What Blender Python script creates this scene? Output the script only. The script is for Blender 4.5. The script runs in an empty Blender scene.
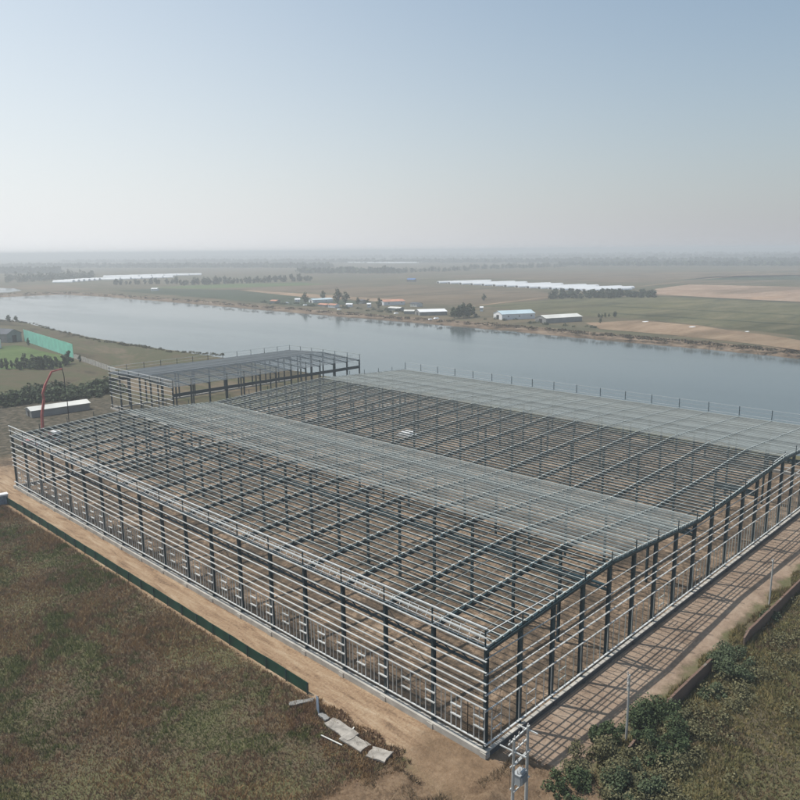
import bpy, math, random
import numpy as np
from mathutils import Vector, Matrix
random.seed(7); rng = np.random.default_rng(7)
scene = bpy.context.scene
COL = scene.collection

# ------------------------------------------------------------------ camera
FPX, PITCH, ROLL, YAW = 751.5, 0.19606, -0.00925, 0.77371
CAM = (-56.406, -43.069, 52.432)
cp, sp, cy_, sy_ = math.cos(PITCH), math.sin(PITCH), math.cos(YAW), math.sin(YAW)
R0 = Vector((sy_, -cy_, 0)); F0 = Vector((cy_ * cp, sy_ * cp, -sp)); U0 = R0.cross(F0)
RI = R0 * math.cos(ROLL) + U0 * math.sin(ROLL); UI = U0 * math.cos(ROLL) - R0 * math.sin(ROLL)
cam = bpy.data.cameras.new('camera'); cam_ob = bpy.data.objects.new('camera', cam); COL.objects.link(cam_ob)
m = Matrix.Identity(4)
for i in range(3):
    m[i][0], m[i][1], m[i][2], m[i][3] = RI[i], UI[i], -F0[i], CAM[i]
cam_ob.matrix_world = m
cam.sensor_width = 36; cam.lens = FPX / 800 * 36; cam.clip_start = 0.5; cam.clip_end = 60000
scene.camera = cam_ob

# ------------------------------------------------------------------ light
SUN = Vector((-0.22, 0.50, 1.0)).normalized()
elev = math.asin(SUN.z); azim = math.atan2(SUN.x, SUN.y)
sun = bpy.data.lights.new('sun', 'SUN'); sun.energy = 4.4; sun.angle = math.radians(0.6); sun.color = (1, .94, .86)
sun_ob = bpy.data.objects.new('sun', sun); COL.objects.link(sun_ob)
sun_ob.rotation_euler = (-SUN).to_track_quat('-Z', 'Y').to_euler(); sun_ob.location = (0, 0, 300)
world = bpy.data.worlds.new('World'); scene.world = world; world.use_nodes = True
wn, wl = world.node_tree.nodes, world.node_tree.links
sky = wn.new('ShaderNodeTexSky'); sky.sky_type = 'NISHITA'; sky.sun_disc = False
sky.sun_elevation = elev; sky.sun_rotation = azim
sky.altitude = 0; sky.air_density = 1.0; sky.dust_density = 1.5; sky.ozone_density = 1.2
SKY = 0.13
wn['Background'].inputs['Strength'].default_value = SKY
# pale haze lying low in the sky, brighter on the sun's side
tcw = wn.new('ShaderNodeTexCoord'); sx = wn.new('ShaderNodeSeparateXYZ'); wl.new(tcw.outputs['Generated'], sx.inputs[0])
def wmath(op, a, b=0.0):
    nd = wn.new('ShaderNodeMath'); nd.operation = op
    for i, v in ((0, a), (1, b)):
        if hasattr(v, 'is_linked'): wl.new(v, nd.inputs[i])
        else: nd.inputs[i].default_value = v
    return nd.outputs[0]
def wmix(f, a, b):
    nd = wn.new('ShaderNodeMix'); nd.data_type = 'RGBA'; wl.new(f, nd.inputs[0])
    for i, v in ((6, a), (7, b)):
        if hasattr(v, 'is_linked'): wl.new(v, nd.inputs[i])
        else: nd.inputs[i].default_value = (*v, 1)
    return nd.outputs[2]
hx, hy = math.sin(azim), math.cos(azim)
side = wmath('ADD', wmath('MULTIPLY', sx.outputs[0], hx), wmath('MULTIPLY', sx.outputs[1], hy))      # -1 away from the sun, 1 towards it
sr = wn.new('ShaderNodeMapRange'); sr.interpolation_type = 'SMOOTHSTEP'; wl.new(side, sr.inputs[0]); sr.inputs[1].default_value = -.30; sr.inputs[2].default_value = 1.05
k = 1 / SKY
hazecol = wmix(sr.outputs[0], (.475 * k, .485 * k, .515 * k), (.95 * k, .965 * k, .985 * k))
zf = wmath('POWER', 2.718, wmath('MULTIPLY', wmath('MAXIMUM', sx.outputs[2], 0.0), wmath('SUBTRACT', wmath('MULTIPLY', sr.outputs[0], 2.6), 4.4)))
tint = wn.new('ShaderNodeMix'); tint.data_type = 'RGBA'; tint.blend_type = 'MULTIPLY'; tint.inputs[0].default_value = 1
wl.new(sky.outputs[0], tint.inputs[6]); tint.inputs[7].default_value = (.88, 1.01, .96, 1)      # a touch more cyan
wl.new(wmix(zf, tint.outputs[2], hazecol), wn['Background'].inputs['Color'])
scene.view_settings.view_transform = 'Standard'; scene.view_settings.look = 'None'
scene.view_settings.gamma = 1; scene.view_settings.exposure = 0; scene.view_settings.use_curve_mapping = False
scene.render.engine = 'CYCLES'
scene.cycles.max_bounces = 5; scene.cycles.volume_bounces = 0; scene.cycles.use_denoising = True


def at(x, y, z=0.0):
    """the point at height z that the photograph (800 px) shows at pixel x, y"""
    d = F0 + RI * ((x - 400) / FPX) - UI * ((y - 400) / FPX)
    t = (z - CAM[2]) / d.z
    return Vector(CAM) + d * t


# ------------------------------------------------------------------ helpers
def tag(o, label=None, cat=None, group=None, kind=None):
    if label: o['label'] = label
    if cat: o['category'] = cat
    if group: o['group'] = group
    if kind: o['kind'] = kind
    return o


def thing(name, label, cat, loc=(0, 0, 0), rotz=0, group=None):
    o = bpy.data.objects.new(name, None); COL.objects.link(o)
    o.location = loc; o.rotation_euler = (0, 0, rotz); o.empty_display_size = .5
    return tag(o, label, cat, group)


class MB:
    def __init__(s): s.v = []; s.f = []
    def add(s, vs, fs):
        n = len(s.v); s.v += [tuple(p) for p in vs]; s.f += [tuple(i + n for i in f) for f in fs]; return s
    def box(s, a, b):
        x0, y0, z0 = a; x1, y1, z1 = b
        return s.add([(x0, y0, z0), (x1, y0, z0), (x1, y1, z0), (x0, y1, z0), (x0, y0, z1), (x1, y0, z1), (x1, y1, z1), (x0, y1, z1)],
                     [(3, 2, 1, 0), (4, 5, 6, 7), (0, 1, 5, 4), (1, 2, 6, 5), (2, 3, 7, 6), (3, 0, 4, 7)])
    def beam(s, a, b, w, h, up=(0, 0, 1)):
        a, b = Vector(a), Vector(b); d = (b - a).normalized(); u = Vector(up)
        if abs(d.dot(u)) > .99: u = Vector((0, 1, 0))
        r = d.cross(u).normalized() * (w / 2); u = r.cross(d).normalized() * (h / 2)
        return s.add([a - r - u, a + r - u, a + r + u, a - r + u, b - r - u, b + r - u, b + r + u, b - r + u],
                     [(3, 2, 1, 0), (4, 5, 6, 7), (0, 1, 5, 4), (1, 2, 6, 5), (2, 3, 7, 6), (3, 0, 4, 7)])
    def tube(s, a, b, r0, r1=None, n=8):
        r1 = r0 if r1 is None else r1
        a, b = Vector(a), Vector(b); d = (b - a).normalized()
        u = d.orthogonal().normalized(); w = d.cross(u)
        vs = []
        for p, r in ((a, r0), (b, r1)):
            for k in range(n):
                t = 2 * math.pi * k / n; vs.append(p + (u * math.cos(t) + w * math.sin(t)) * r)
        fs = [(k, (k + 1) % n, n + (k + 1) % n, n + k) for k in range(n)] + [tuple(range(n - 1, -1, -1)), tuple(range(n, 2 * n))]
        return s.add(vs, fs)
    def prism(s, pts, a, b):
        """outline pts (list of 3-vectors) swept from offset a to offset b"""
        n = len(pts); a, b = Vector(a), Vector(b)
        vs = [Vector(p) + a for p in pts] + [Vector(p) + b for p in pts]
        return s.add(vs, [tuple(range(n - 1, -1, -1)), tuple(range(n, 2 * n))] + [(k, (k + 1) % n, n + (k + 1) % n, n + k) for k in range(n)])
    def mesh(s, name, mat):
        me = bpy.data.meshes.new(name); me.from_pydata(s.v, [], s.f); me.update()
        if mat: me.materials.append(mat)
        return me
    def build(s, name, mat, parent=None):
        o = bpy.data.objects.new(name, s.mesh(name, mat)); COL.objects.link(o)
        if parent: o.parent = parent
        return o


def np_mesh(name, verts, faces, mat):
    """verts (n,3), faces (m,k) of equal size k"""
    me = bpy.data.meshes.new(name); n, (mf, k) = len(verts), faces.shape
    me.vertices.add(n); me.vertices.foreach_set('co', np.ascontiguousarray(verts, dtype=np.float32).ravel())
    me.loops.add(mf * k); me.loops.foreach_set('vertex_index', np.ascontiguousarray(faces, dtype=np.int32).ravel())
    me.polygons.add(mf); me.polygons.foreach_set('loop_start', np.arange(0, mf * k, k, dtype=np.int32))
    me.update(calc_edges=True); me.materials.append(mat)
    return me


def link(name, me, parent=None):
    o = bpy.data.objects.new(name, me); COL.objects.link(o)
    if parent: o.parent = parent
    return o


def copy_tree(o, parent=None):
    c = o.copy(); COL.objects.link(c)
    if parent: c.parent = parent
    for ch in list(o.children): copy_tree(ch, c)
    return c


# ------------------------------------------------------------------ materials
class NT:
    def __init__(s, name):
        s.m = bpy.data.materials.new(name); s.m.use_nodes = True
        s.n, s.l = s.m.node_tree.nodes, s.m.node_tree.links; s.b = s.n['Principled BSDF']
        s.tc = s.n.new('ShaderNodeTexCoord'); s.pos = s.tc.outputs['Object']
    def set(s, inp, v):
        if hasattr(v, 'links') or hasattr(v, 'is_linked'): s.l.new(v, inp)
        else: inp.default_value = v
    def math(s, op, a, b=0.0, c=None):
        nd = s.n.new('ShaderNodeMath'); nd.operation = op; s.set(nd.inputs[0], a); s.set(nd.inputs[1], b)
        if c is not None: s.set(nd.inputs[2], c)
        return nd.outputs[0]
    def noise(s, scale, detail=4, rough=.55, vec=None, dist=0):
        nd = s.n.new('ShaderNodeTexNoise'); s.l.new(vec or s.pos, nd.inputs['Vector'])
        nd.inputs['Scale'].default_value = scale; nd.inputs['Detail'].default_value = detail
        nd.inputs['Roughness'].default_value = rough; nd.inputs['Distortion'].default_value = dist
        return nd.outputs[0]
    def mapped(s, scale, rot=0):
        nd = s.n.new('ShaderNodeMapping'); s.l.new(s.pos, nd.inputs['Vector'])
        nd.inputs['Scale'].default_value = scale; nd.inputs['Rotation'].default_value = (0, 0, rot); return nd.outputs[0]
    def ramp(s, fac, stops):
        nd = s.n.new('ShaderNodeValToRGB'); s.l.new(fac, nd.inputs[0]); e = nd.color_ramp.elements
        while len(e) < len(stops): e.new(.5)
        for q, (p, c) in zip(e, stops): q.position = p; q.color = (*c, 1)
        return nd.outputs[0]
    def mix(s, fac, a, b, mode='MIX'):
        nd = s.n.new('ShaderNodeMix'); nd.data_type = 'RGBA'; nd.blend_type = mode
        s.set(nd.inputs[0], fac)
        for i, v in ((6, a), (7, b)):
            s.set(nd.inputs[i], v if hasattr(v, 'is_linked') else (*v, 1))
        return nd.outputs[2]
    def step(s, v, a, b):
        nd = s.n.new('ShaderNodeMapRange'); nd.interpolation_type = 'SMOOTHSTEP'; s.set(nd.inputs[0], v)
        nd.inputs[1].default_value = a; nd.inputs[2].default_value = b; return nd.outputs[0]
    def bump(s, h, strength=.5, dist=.2):
        nd = s.n.new('ShaderNodeBump'); s.l.new(h, nd.inputs['Height']); nd.inputs['Strength'].default_value = strength
        nd.inputs['Distance'].default_value = dist; s.l.new(nd.outputs[0], s.b.inputs['Normal'])
    def island(s):
        nd = s.n.new('ShaderNodeNewGeometry'); return nd.outputs['Random Per Island']
    def xyz(s):
        nd = s.n.new('ShaderNodeSeparateXYZ'); s.l.new(s.pos, nd.inputs[0]); return nd.outputs
    def done(s, col, rough=.8, metal=0.0, spec=.3):
        s.set(s.b.inputs['Base Color'], col if hasattr(col, 'is_linked') else (*col, 1))
        s.set(s.b.inputs['Roughness'], rough); s.b.inputs['Metallic'].default_value = metal
        s.b.inputs['Specular IOR Level'].default_value = spec
        return s.m


def plain(name, c, rough=.7, metal=0.0, var=.25, scale=1.5, spec=.3):
    t = NT(name); n = t.noise(scale, 4)
    lo = tuple(x * (1 - var) for x in c); hi = tuple(min(1, x * (1 + var)) for x in c)
    return t.done(t.ramp(n, [(.3, lo), (.7, hi)]), rough, metal, spec)


M = {}
M['paint'] = plain('dark_teal_paint', (.014, .040, .052), .45, 0, .25, .8, .4)
M['web_shade'] = plain('painted_shade_web', (.10, .125, .125), .6, 0, .2, .25, .3)  # galvanised purlin web with its shade put into the colour
M['cleat'] = plain('cleat_steel', (.42, .47, .46), .5, 0, .2, .8, .4)
M['conc_shade'] = plain('painted_shade_concrete', (.075, .08, .085), .8, 0, .3, .6)  # same concrete on the gable sides, shade put into the colour
def steel(name, c, rough, var, metal=.05):
    t = NT(name); oi = t.n.new('ShaderNodeObjectInfo'); n = t.noise(.35, 4)
    f = t.math('ADD', t.math('MULTIPLY', oi.outputs['Random'], .6), t.math('MULTIPLY', n, .4))
    lo = tuple(x * (1 - var) for x in c); hi = tuple(min(1, x * (1 + var)) for x in c)
    return t.done(t.ramp(f, [(.15, lo), (.8, hi)]), rough, metal, .5)
M['purlin'] = steel('galvanised_purlin', (.42, .455, .435), .5, .33)
M['galv'] = steel('galvanised_steel', (.50, .515, .505), .5, .25, .12)
M['conc'] = plain('concrete', (.42, .40, .36), .9, 0, .2, .7)
M['white'] = plain('white_sheet', (.78, .79, .80), .6, 0, .06, .1)
M['whitefilm'] = plain('white_film', (.74, .76, .77), .5, 0, .08, .05)
M['blueroof'] = plain('pale_blue_sheet', (.46, .57, .62), .7, 0, .1, .1)
M['offwhite'] = plain('weathered_white_sheet', (.62, .62, .58), .7, 0, .15, .1)
M['orange'] = plain('faded_orange_tile', (.50, .25, .17), .8, 0, .2, .2)
M['darkroof'] = plain('dark_roof', (.07, .08, .10), .7, 0, .2, .2)
M['wallgrey'] = plain('grey_wall', (.25, .25, .24), .8, 0, .2, .2)
M['shade'] = plain('dark_opening', (.03, .03, .03), .9)
M['turq'] = plain('turquoise_netting', (.22, .58, .46), .8, 0, .14, .25)
M['green_net'] = plain('dark_green_netting', (.0075, .048, .028), .8, 0, .3, .6)
M['red'] = plain('red_boom_paint', (.40, .11, .10), .6, 0, .3, .5)
M['tyre'] = plain('tyre_rubber', (.02, .02, .02), .9)
M['pole'] = plain('concrete_pole', (.42, .42, .40), .8, 0, .15, .5)
M['wood'] = plain('weathered_timber_pole', (.22, .17, .12), .85, 0, .2, .5)
M['grey_metal'] = plain('grey_transformer_paint', (.35, .37, .38), .5, 0, .1, 1)
M['porcelain'] = plain('porcelain', (.45, .42, .40), .3)
M['tarp'] = plain('blue_grey_sheet', (.18, .23, .30), .6, 0, .3, 2)
M['slab'] = plain('weathered_slab', (.30, .28, .25), .9, 0, .35, 1.2)
M['trunk'] = plain('bark', (.09, .07, .05), .9)


def brick_mat():
    t = NT('red_brick'); nd = t.n.new('ShaderNodeTexBrick')
    mp = t.n.new('ShaderNodeMapping'); t.l.new(t.pos, mp.inputs['Vector']); mp.inputs['Rotation'].default_value = (math.pi / 2, 0, 0)
    t.l.new(mp.outputs[0], nd.inputs['Vector']); nd.inputs['Scale'].default_value = 3
    nd.inputs['Color1'].default_value = (.21, .115, .08, 1); nd.inputs['Color2'].default_value = (.15, .085, .065, 1)
    nd.inputs['Mortar'].default_value = (.22, .19, .16, 1)
    return t.done(t.mix(t.math('MULTIPLY', t.noise(.9), .7), nd.outputs[0], (.11, .09, .07)), .9)
M['brick'] = brick_mat()


def leaf(name, cols, spread=.05):
    t = NT(name); i = t.island(); n = t.noise(spread, 3)
    f = t.math('ADD', t.math('MULTIPLY', i, .6), t.math('MULTIPLY', n, .4))
    k = len(cols); return t.done(t.ramp(f, [(.15 + .7 * q / (k - 1), c) for q, c in enumerate(cols)]), .75, 0, .2)
M['leaf_dark'] = leaf('dark_green_leaves', [(.030, .048, .022), (.055, .08, .035), (.09, .115, .055)])
M['leaf_mid'] = leaf('green_leaves', [(.045, .065, .032), (.08, .105, .055), (.13, .15, .085)])
M['leaf_olive'] = leaf('olive_leaves', [(.07, .068, .034), (.12, .115, .058), (.19, .175, .095)])
M['bank_leaf'] = leaf('russet_bank_scrub', [(.055, .045, .028), (.095, .075, .042), (.14, .10, .065)])
M['leaf_blue'] = leaf('far_tree_leaves', [(.035, .052, .030), (.055, .075, .040), (.08, .10, .055)])


def weed_mat(name, a, b, c, big=.045, d=None):
    """weeds: clumps of three tones, varied blade by blade and patch by patch"""
    t = NT(name); i = t.island(); n1 = t.noise(big, 6, .6, dist=.9); n2 = t.noise(big * 14, 4, .6)
    f = t.math('ADD', t.math('MULTIPLY', n1, .7), t.math('MULTIPLY', n2, .3))
    base = t.ramp(f, [(.35, d or a), (.43, c), (.475, a), (.53, b), (.565, a), (.61, c), (.68, b)])
    hi = t.mix(i, t.mix(.12, base, (.05, .04, .03)), t.mix(.20, base, (.44, .33, .20)))
    return t.done(hi, .85, 0, .15)
M['weed_left'] = weed_mat('dry_brown_weeds', (.215, .128, .086), (.32, .205, .098), (.120, .150, .042), .035, (.100, .135, .036))
M['weed_right'] = weed_mat('olive_scrub_weeds', (.120, .128, .044), (.24, .19, .08), (.16, .11, .064), .06, (.07, .09, .03))
M['weed_tan'] = weed_mat('tan_dry_weeds', (.24, .17, .11), (.20, .15, .09), (.16, .13, .075), .12)


def near_ground_mat():
    t = NT('near_ground'); X, Y, Z = t.xyz()
    w = t.math('MULTIPLY', t.math('SUBTRACT', t.noise(.28, 4, .65), .5), 5.0)
    w2 = t.math('MULTIPLY', t.math('SUBTRACT', t.noise(.08, 4, .6), .5), 14.0)
    Xw = t.math('ADD', X, w); Yw = t.math('ADD', Y, w); Xb = t.math('ADD', X, w2); Yb = t.math('ADD', Y, w2)
    n1 = t.noise(.045, 6, .62, dist=.6); n2 = t.noise(.5, 6, .7); n3 = t.noise(3, 4, .7)
    f = t.math('ADD', t.math('MULTIPLY', n1, .6), t.math('ADD', t.math('MULTIPLY', n2, .28), t.math('MULTIPLY', n3, .12)))
    field = t.ramp(f, [(.36, (.085, .072, .044)), (.46, (.125, .102, .066)), (.54, (.115, .115, .056)), (.64, (.17, .14, .088))])
    # meadow beyond the site: greyer olive
    far = t.ramp(t.noise(.025, 8, .75, t.mapped((1, .45, 1), .3), .8), [(.36, (.045, .042, .024)), (.44, (.105, .085, .054)), (.51, (.075, .080, .040)), (.57, (.125, .102, .066)), (.66, (.18, .14, .095))])
    col = t.mix(t.step(Y, 150, 185), field, far)
    # yard: bare mottled earth inside and around the frame
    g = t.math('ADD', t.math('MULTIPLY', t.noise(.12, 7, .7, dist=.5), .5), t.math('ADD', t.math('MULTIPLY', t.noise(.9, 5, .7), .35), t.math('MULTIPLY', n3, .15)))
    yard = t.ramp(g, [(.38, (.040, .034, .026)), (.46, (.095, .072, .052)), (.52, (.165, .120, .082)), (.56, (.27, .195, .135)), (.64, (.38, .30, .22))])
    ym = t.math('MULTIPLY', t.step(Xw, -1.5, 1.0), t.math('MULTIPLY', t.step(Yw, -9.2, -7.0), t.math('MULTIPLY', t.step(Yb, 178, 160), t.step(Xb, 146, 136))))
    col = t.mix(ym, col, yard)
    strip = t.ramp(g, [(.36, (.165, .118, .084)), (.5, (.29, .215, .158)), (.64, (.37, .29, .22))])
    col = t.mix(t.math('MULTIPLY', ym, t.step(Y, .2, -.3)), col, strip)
    # grey stony margin at the far end of the yard, dark ditch beyond it
    ditch = t.math('MULTIPLY', t.math('MULTIPLY', t.step(Yb, 160, 172), t.step(Yb, 262, 240)), t.step(Xb, 72, 58))
    col = t.mix(ditch, col, t.ramp(n2, [(.36, (.032, .034, .022)), (.5, (.075, .066, .046)), (.62, (.15, .125, .095)), (.72, (.07, .075, .04))]))
    # sandy track along the long wall, ruts along it
    s = t.noise(.5, 6, .7, t.mapped((1.6, .22, 1)), .4)
    sand = t.ramp(t.math('ADD', t.math('MULTIPLY', s, .7), t.math('MULTIPLY', n3, .3)), [(.38, (.16, .108, .070)), (.48, (.30, .205, .130)), (.55, (.36, .262, .172)), (.64, (.43, .335, .24))])
    rm = t.math('MULTIPLY', t.step(t.math('ADD', X, t.math('MULTIPLY', w, .35)), -6.9, -5.5), t.math('MULTIPLY', t.step(Xw, 1.6, -.4), t.math('MULTIPLY', t.step(Yb, -14, -3), t.step(Yb, 178, 160))))
    col = t.mix(rm, col, sand)
    # bare earth at the west corner of the yard and in front of the near corner
    w3 = t.math('MULTIPLY', t.step(Yb, 128, 138), t.math('MULTIPLY', t.step(Yb, 172, 158), t.math('MULTIPLY', t.step(Xb, -42, -32), t.step(Xb, 8, 0))))
    col = t.mix(w3, col, sand)
    c3 = t.math('MULTIPLY', t.step(Yb, 9, 4), t.math('MULTIPLY', t.step(Yb, -22, -8), t.math('MULTIPLY', t.step(Xb, -27, -20), t.step(Xb, 6, 0))))
    col = t.mix(t.math('MULTIPLY', c3, .9), col, t.ramp(g, [(.38, (.10, .066, .040)), (.52, (.20, .135, .083)), (.66, (.30, .215, .14))]))
    t.bump(t.math('ADD', n2, t.math('MULTIPLY', n3, .5)), .8, .35)
    return t.done(col, .95, 0, .1)
M['near_ground'] = near_ground_mat()


def far_ground_mat():
    t = NT('far_ground'); X, Y, Z = t.xyz()
    br = t.n.new('ShaderNodeTexBrick'); t.l.new(t.mapped((.0011, .0011, .0011), .18), br.inputs['Vector'])
    br.inputs['Scale'].default_value = 4; br.inputs['Color1'].default_value = (.165, .125, .080, 1); br.inputs['Color2'].default_value = (.070, .076, .044, 1)
    br.inputs['Mortar'].default_value = (.055, .06, .038, 1); br.inputs['Mortar Size'].default_value = .03; br.inputs['Bias'].default_value = .1
    n = t.noise(.004, 6, .65, t.mapped((1, .35, 1), .2), 1.0); n2 = t.noise(.05, 6, .7, t.mapped((1, .3, 1), .05))
    var = t.ramp(t.math('ADD', t.math('MULTIPLY', n, .6), t.math('MULTIPLY', n2, .4)), [(.36, (.066, .064, .036)), (.46, (.135, .102, .064)), (.54, (.095, .090, .050)), (.64, (.22, .165, .11))])
    col = t.mix(.5, br.outputs[0], var)
    bank = t.ramp(t.noise(.16, 6, .7, t.mapped((1, .25, 1))), [(.36, (.075, .062, .042)), (.5, (.165, .118, .082)), (.62, (.24, .185, .135))])
    col = t.mix(t.step(Z, -.02, -.5), col, bank)
    col = t.mix(t.step(Z, -2.3, -2.9), col, (.06, .05, .036))
    return t.done(col, .95, 0, .1)
M['far_ground'] = far_ground_mat()


def field_mat(name, stops, rot=.05, sc=.05):
    t = NT(name); n = t.noise(sc, 6, .68, t.mapped((.3, 1, 1), rot), .5)
    n2 = t.noise(sc * 6, 4, .7); n3 = t.noise(sc * .22, 5, .6, t.mapped((.25, 1, 1), rot + .1), .6)
    c = t.ramp(t.math('ADD', t.math('MULTIPLY', n, .7), t.math('MULTIPLY', n2, .3)), stops)
    dk = t.ramp(n3, [(.38, (.55, .56, .52)), (.5, (1, 1, 1)), (.6, (1, .98, .95)), (.68, (1.25, 1.18, 1.05))])
    return t.done(t.mix(.75, c, dk, 'MULTIPLY'), .95, 0, .1)
M['f_green'] = field_mat('green_crop', [(.36, (.060, .064, .034)), (.5, (.105, .102, .052)), (.64, (.16, .14, .082))])
M['f_brown'] = field_mat('harvested_soil', [(.36, (.24, .165, .115)), (.5, (.30, .21, .15)), (.64, (.37, .28, .205))])
M['f_tan'] = field_mat('bare_tan_soil', [(.36, (.17, .115, .072)), (.5, (.27, .19, .125)), (.64, (.34, .25, .17))])
M['f_olive'] = field_mat('olive_stubble', [(.36, (.090, .072, .046)), (.5, (.145, .110, .072)), (.64, (.19, .145, .098))])
M['f_dark'] = field_mat('dark_green_crop', [(.36, (.030, .044, .026)), (.5, (.045, .06, .034)), (.64, (.065, .078, .045))])
M['f_bright'] = field_mat('bright_green_grass', [(.36, (.055, .085, .028)), (.5, (.085, .130, .042)), (.64, (.12, .155, .06))])


def water_mat():
    t = NT('river_water'); n = t.noise(.35, 3, .5, t.mapped((1, .5, 1), .4)); n2 = t.noise(.004, 4)
    col = t.ramp(n2, [(.35, (.075, .10, .105)), (.65, (.10, .125, .125))])
    t.bump(n, .05, .25)
    rg = t.noise(.012, 4, .6, t.mapped((1, .3, 1), .5), .6); t.done(col, t.ramp(rg, [(.38, (.08, .08, .08)), (.62, (.16, .16, .16))]), 0, .5); t.b.inputs['IOR'].default_value = 1.33
    return t.m
M['water'] = water_mat()

# ------------------------------------------------------------------ ground, river, haze
def resample(pts, step):
    out = []
    for (a, b) in zip(pts[:-1], pts[1:]):
        n = max(1, int(min(60, math.dist(a, b) / step)))
        for k in range(n): out.append(tuple(a[i] + (b[i] - a[i]) * k / n for i in range(len(a))))
    return out + [pts[-1]]


near_pairs = [  # bank top x, y, waterline x, y
    (148, -12000, 153, -12000), (148, 0, 153, 0), (149, 200, 154, 200), (152, 290, 158, 292), (148, 355, 151.5, 357), (148, 425, 152, 426), (153, 505, 157, 506),
    (160, 585, 165, 588), (157, 640, 163, 647), (138, 690, 142, 700), (50, 740, 52, 752), (-200, 800, -198, 812), (-12000, 1900, -12000, 1915)]
far_pairs = [
    (362, -12000, 342, -12000), (365, 0, 345, 0), (368, 73, 349, 73), (375, 130, 355, 126), (378, 195, 357, 189), (386, 285, 365, 271), (386, 385, 369, 373), (390, 520, 370, 499),
    (396, 690, 376, 680), (396, 940, 377, 923), (384, 1062, 363, 1016), (300, 1078, 284, 1016), (110, 1120, 104, 1062), (-12000, 3000, -12000, 2940)]


def bank_land(name, pairs, corners, mat, jit):
    P = resample(pairs, 6)
    P = [(a + random.uniform(-jit, jit), b, c + random.uniform(-jit, jit) * .8, d) for a, b, c, d in P]
    vs = [(a, b, 0) for a, b, c, d in P] + [((a + c) / 2, (b + d) / 2, -1.3 + random.uniform(-.3, .3)) for a, b, c, d in P] + \
         [(c, d, -3.0) for a, b, c, d in P] + [(c + (c - a) * .6, d + (d - b) * .6, -5) for a, b, c, d in P]
    n = len(P); fs = []
    for k in range(n - 1):
        for r in range(3): fs.append((r * n + k, r * n + k + 1, (r + 1) * n + k + 1, (r + 1) * n + k))
    mb = MB(); mb.add(vs, fs)
    q = len(mb.v); mb.v += [(x, y, 0) for x, y in corners]
    top = list(range(n - 1, -1, -1)) + [q + i for i in range(len(corners))]
    mb.f.append(tuple(top))
    o = mb.build(name, mat); return tag(o, kind='structure')


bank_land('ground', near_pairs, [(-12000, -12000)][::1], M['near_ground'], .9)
bank_land('terrain', far_pairs, [(14000, -12000), (14000, 14000), (-12000, 14000)][::1][:0] + [(14000, -12000), (14000, 14000), (-12000, 14000)], M['far_ground'], 1.6)
w = MB(); w.add([(-12000, -12000, -2.6), (700, -12000, -2.6), (700, 3500, -2.6), (-12000, 3500, -2.6)], [(0, 1, 2, 3)])
tag(w.build('river_water', M['water']), kind='structure')


def sheet(name, px, mat, z=.06):
    mb = MB(); p = [at(x, y, 0) for x, y in px]
    # finely cut, slightly uneven borders
    q = resample([(v.x, v.y) for v in p] + [(p[0].x, p[0].y)], 14)[:-1]
    mb.add([(x + random.uniform(-2, 2), y + random.uniform(-2, 2), z) for x, y in q], [tuple(range(len(q)))])
    return tag(mb.build(name, mat), kind='structure')


sheet('field', [(478, 306), (560, 299), (655, 296), (740, 300), (800, 304), (860, 309), (860, 345), (800, 336), (700, 325), (640, 319), (585, 316)], M['f_green'])
sheet('field', [(655, 289), (690, 284.5), (800, 287), (860, 289), (860, 305), (800, 302), (740, 299), (655, 294.5)], M['f_brown'], .12)
sheet('field', [(585, 323), (640, 320.5), (700, 326), (800, 340), (860, 348), (860, 361), (800, 350), (700, 338), (600, 329)], M['f_tan'], .12)
sheet('field', [(400, 284), (440, 287), (545, 292), (560, 298), (478, 305), (400, 303), (330, 297)], M['f_olive'])
sheet('field', [(205, 289), (330, 285), (400, 288), (400, 295), (300, 292)], M['f_olive'], .12)
sheet('field', [(112, 290.5), (160, 288.5), (235, 290), (300, 297), (385, 303), (300, 306.5), (200, 297.5)], M['f_dark'])
sheet('field', [(150, 287.5), (225, 284), (300, 282.5), (330, 284.5), (205, 288.5)], M['f_bright'])
sheet('field', [(225, 288.5), (300, 293.5), (400, 299.5), (400, 302.5), (300, 297)], M['f_tan'], .12)
sheet('field', [(680, 280), (720, 276), (800, 275), (860, 275), (860, 281), (800, 280)], M['f_dark'])
sheet('field', [(440, 276), (520, 272.5), (700, 272), (860, 272), (860, 274), (690, 279), (620, 283)], M['f_olive'])
sheet('field', [(0, 286), (60, 285), (95, 289), (50, 291), (22, 289)], M['f_olive'])
sheet('field', [(-40, 350), (18, 345), (60, 356), (72, 362), (60, 368), (-40, 371)], M['f_bright'])
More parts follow.
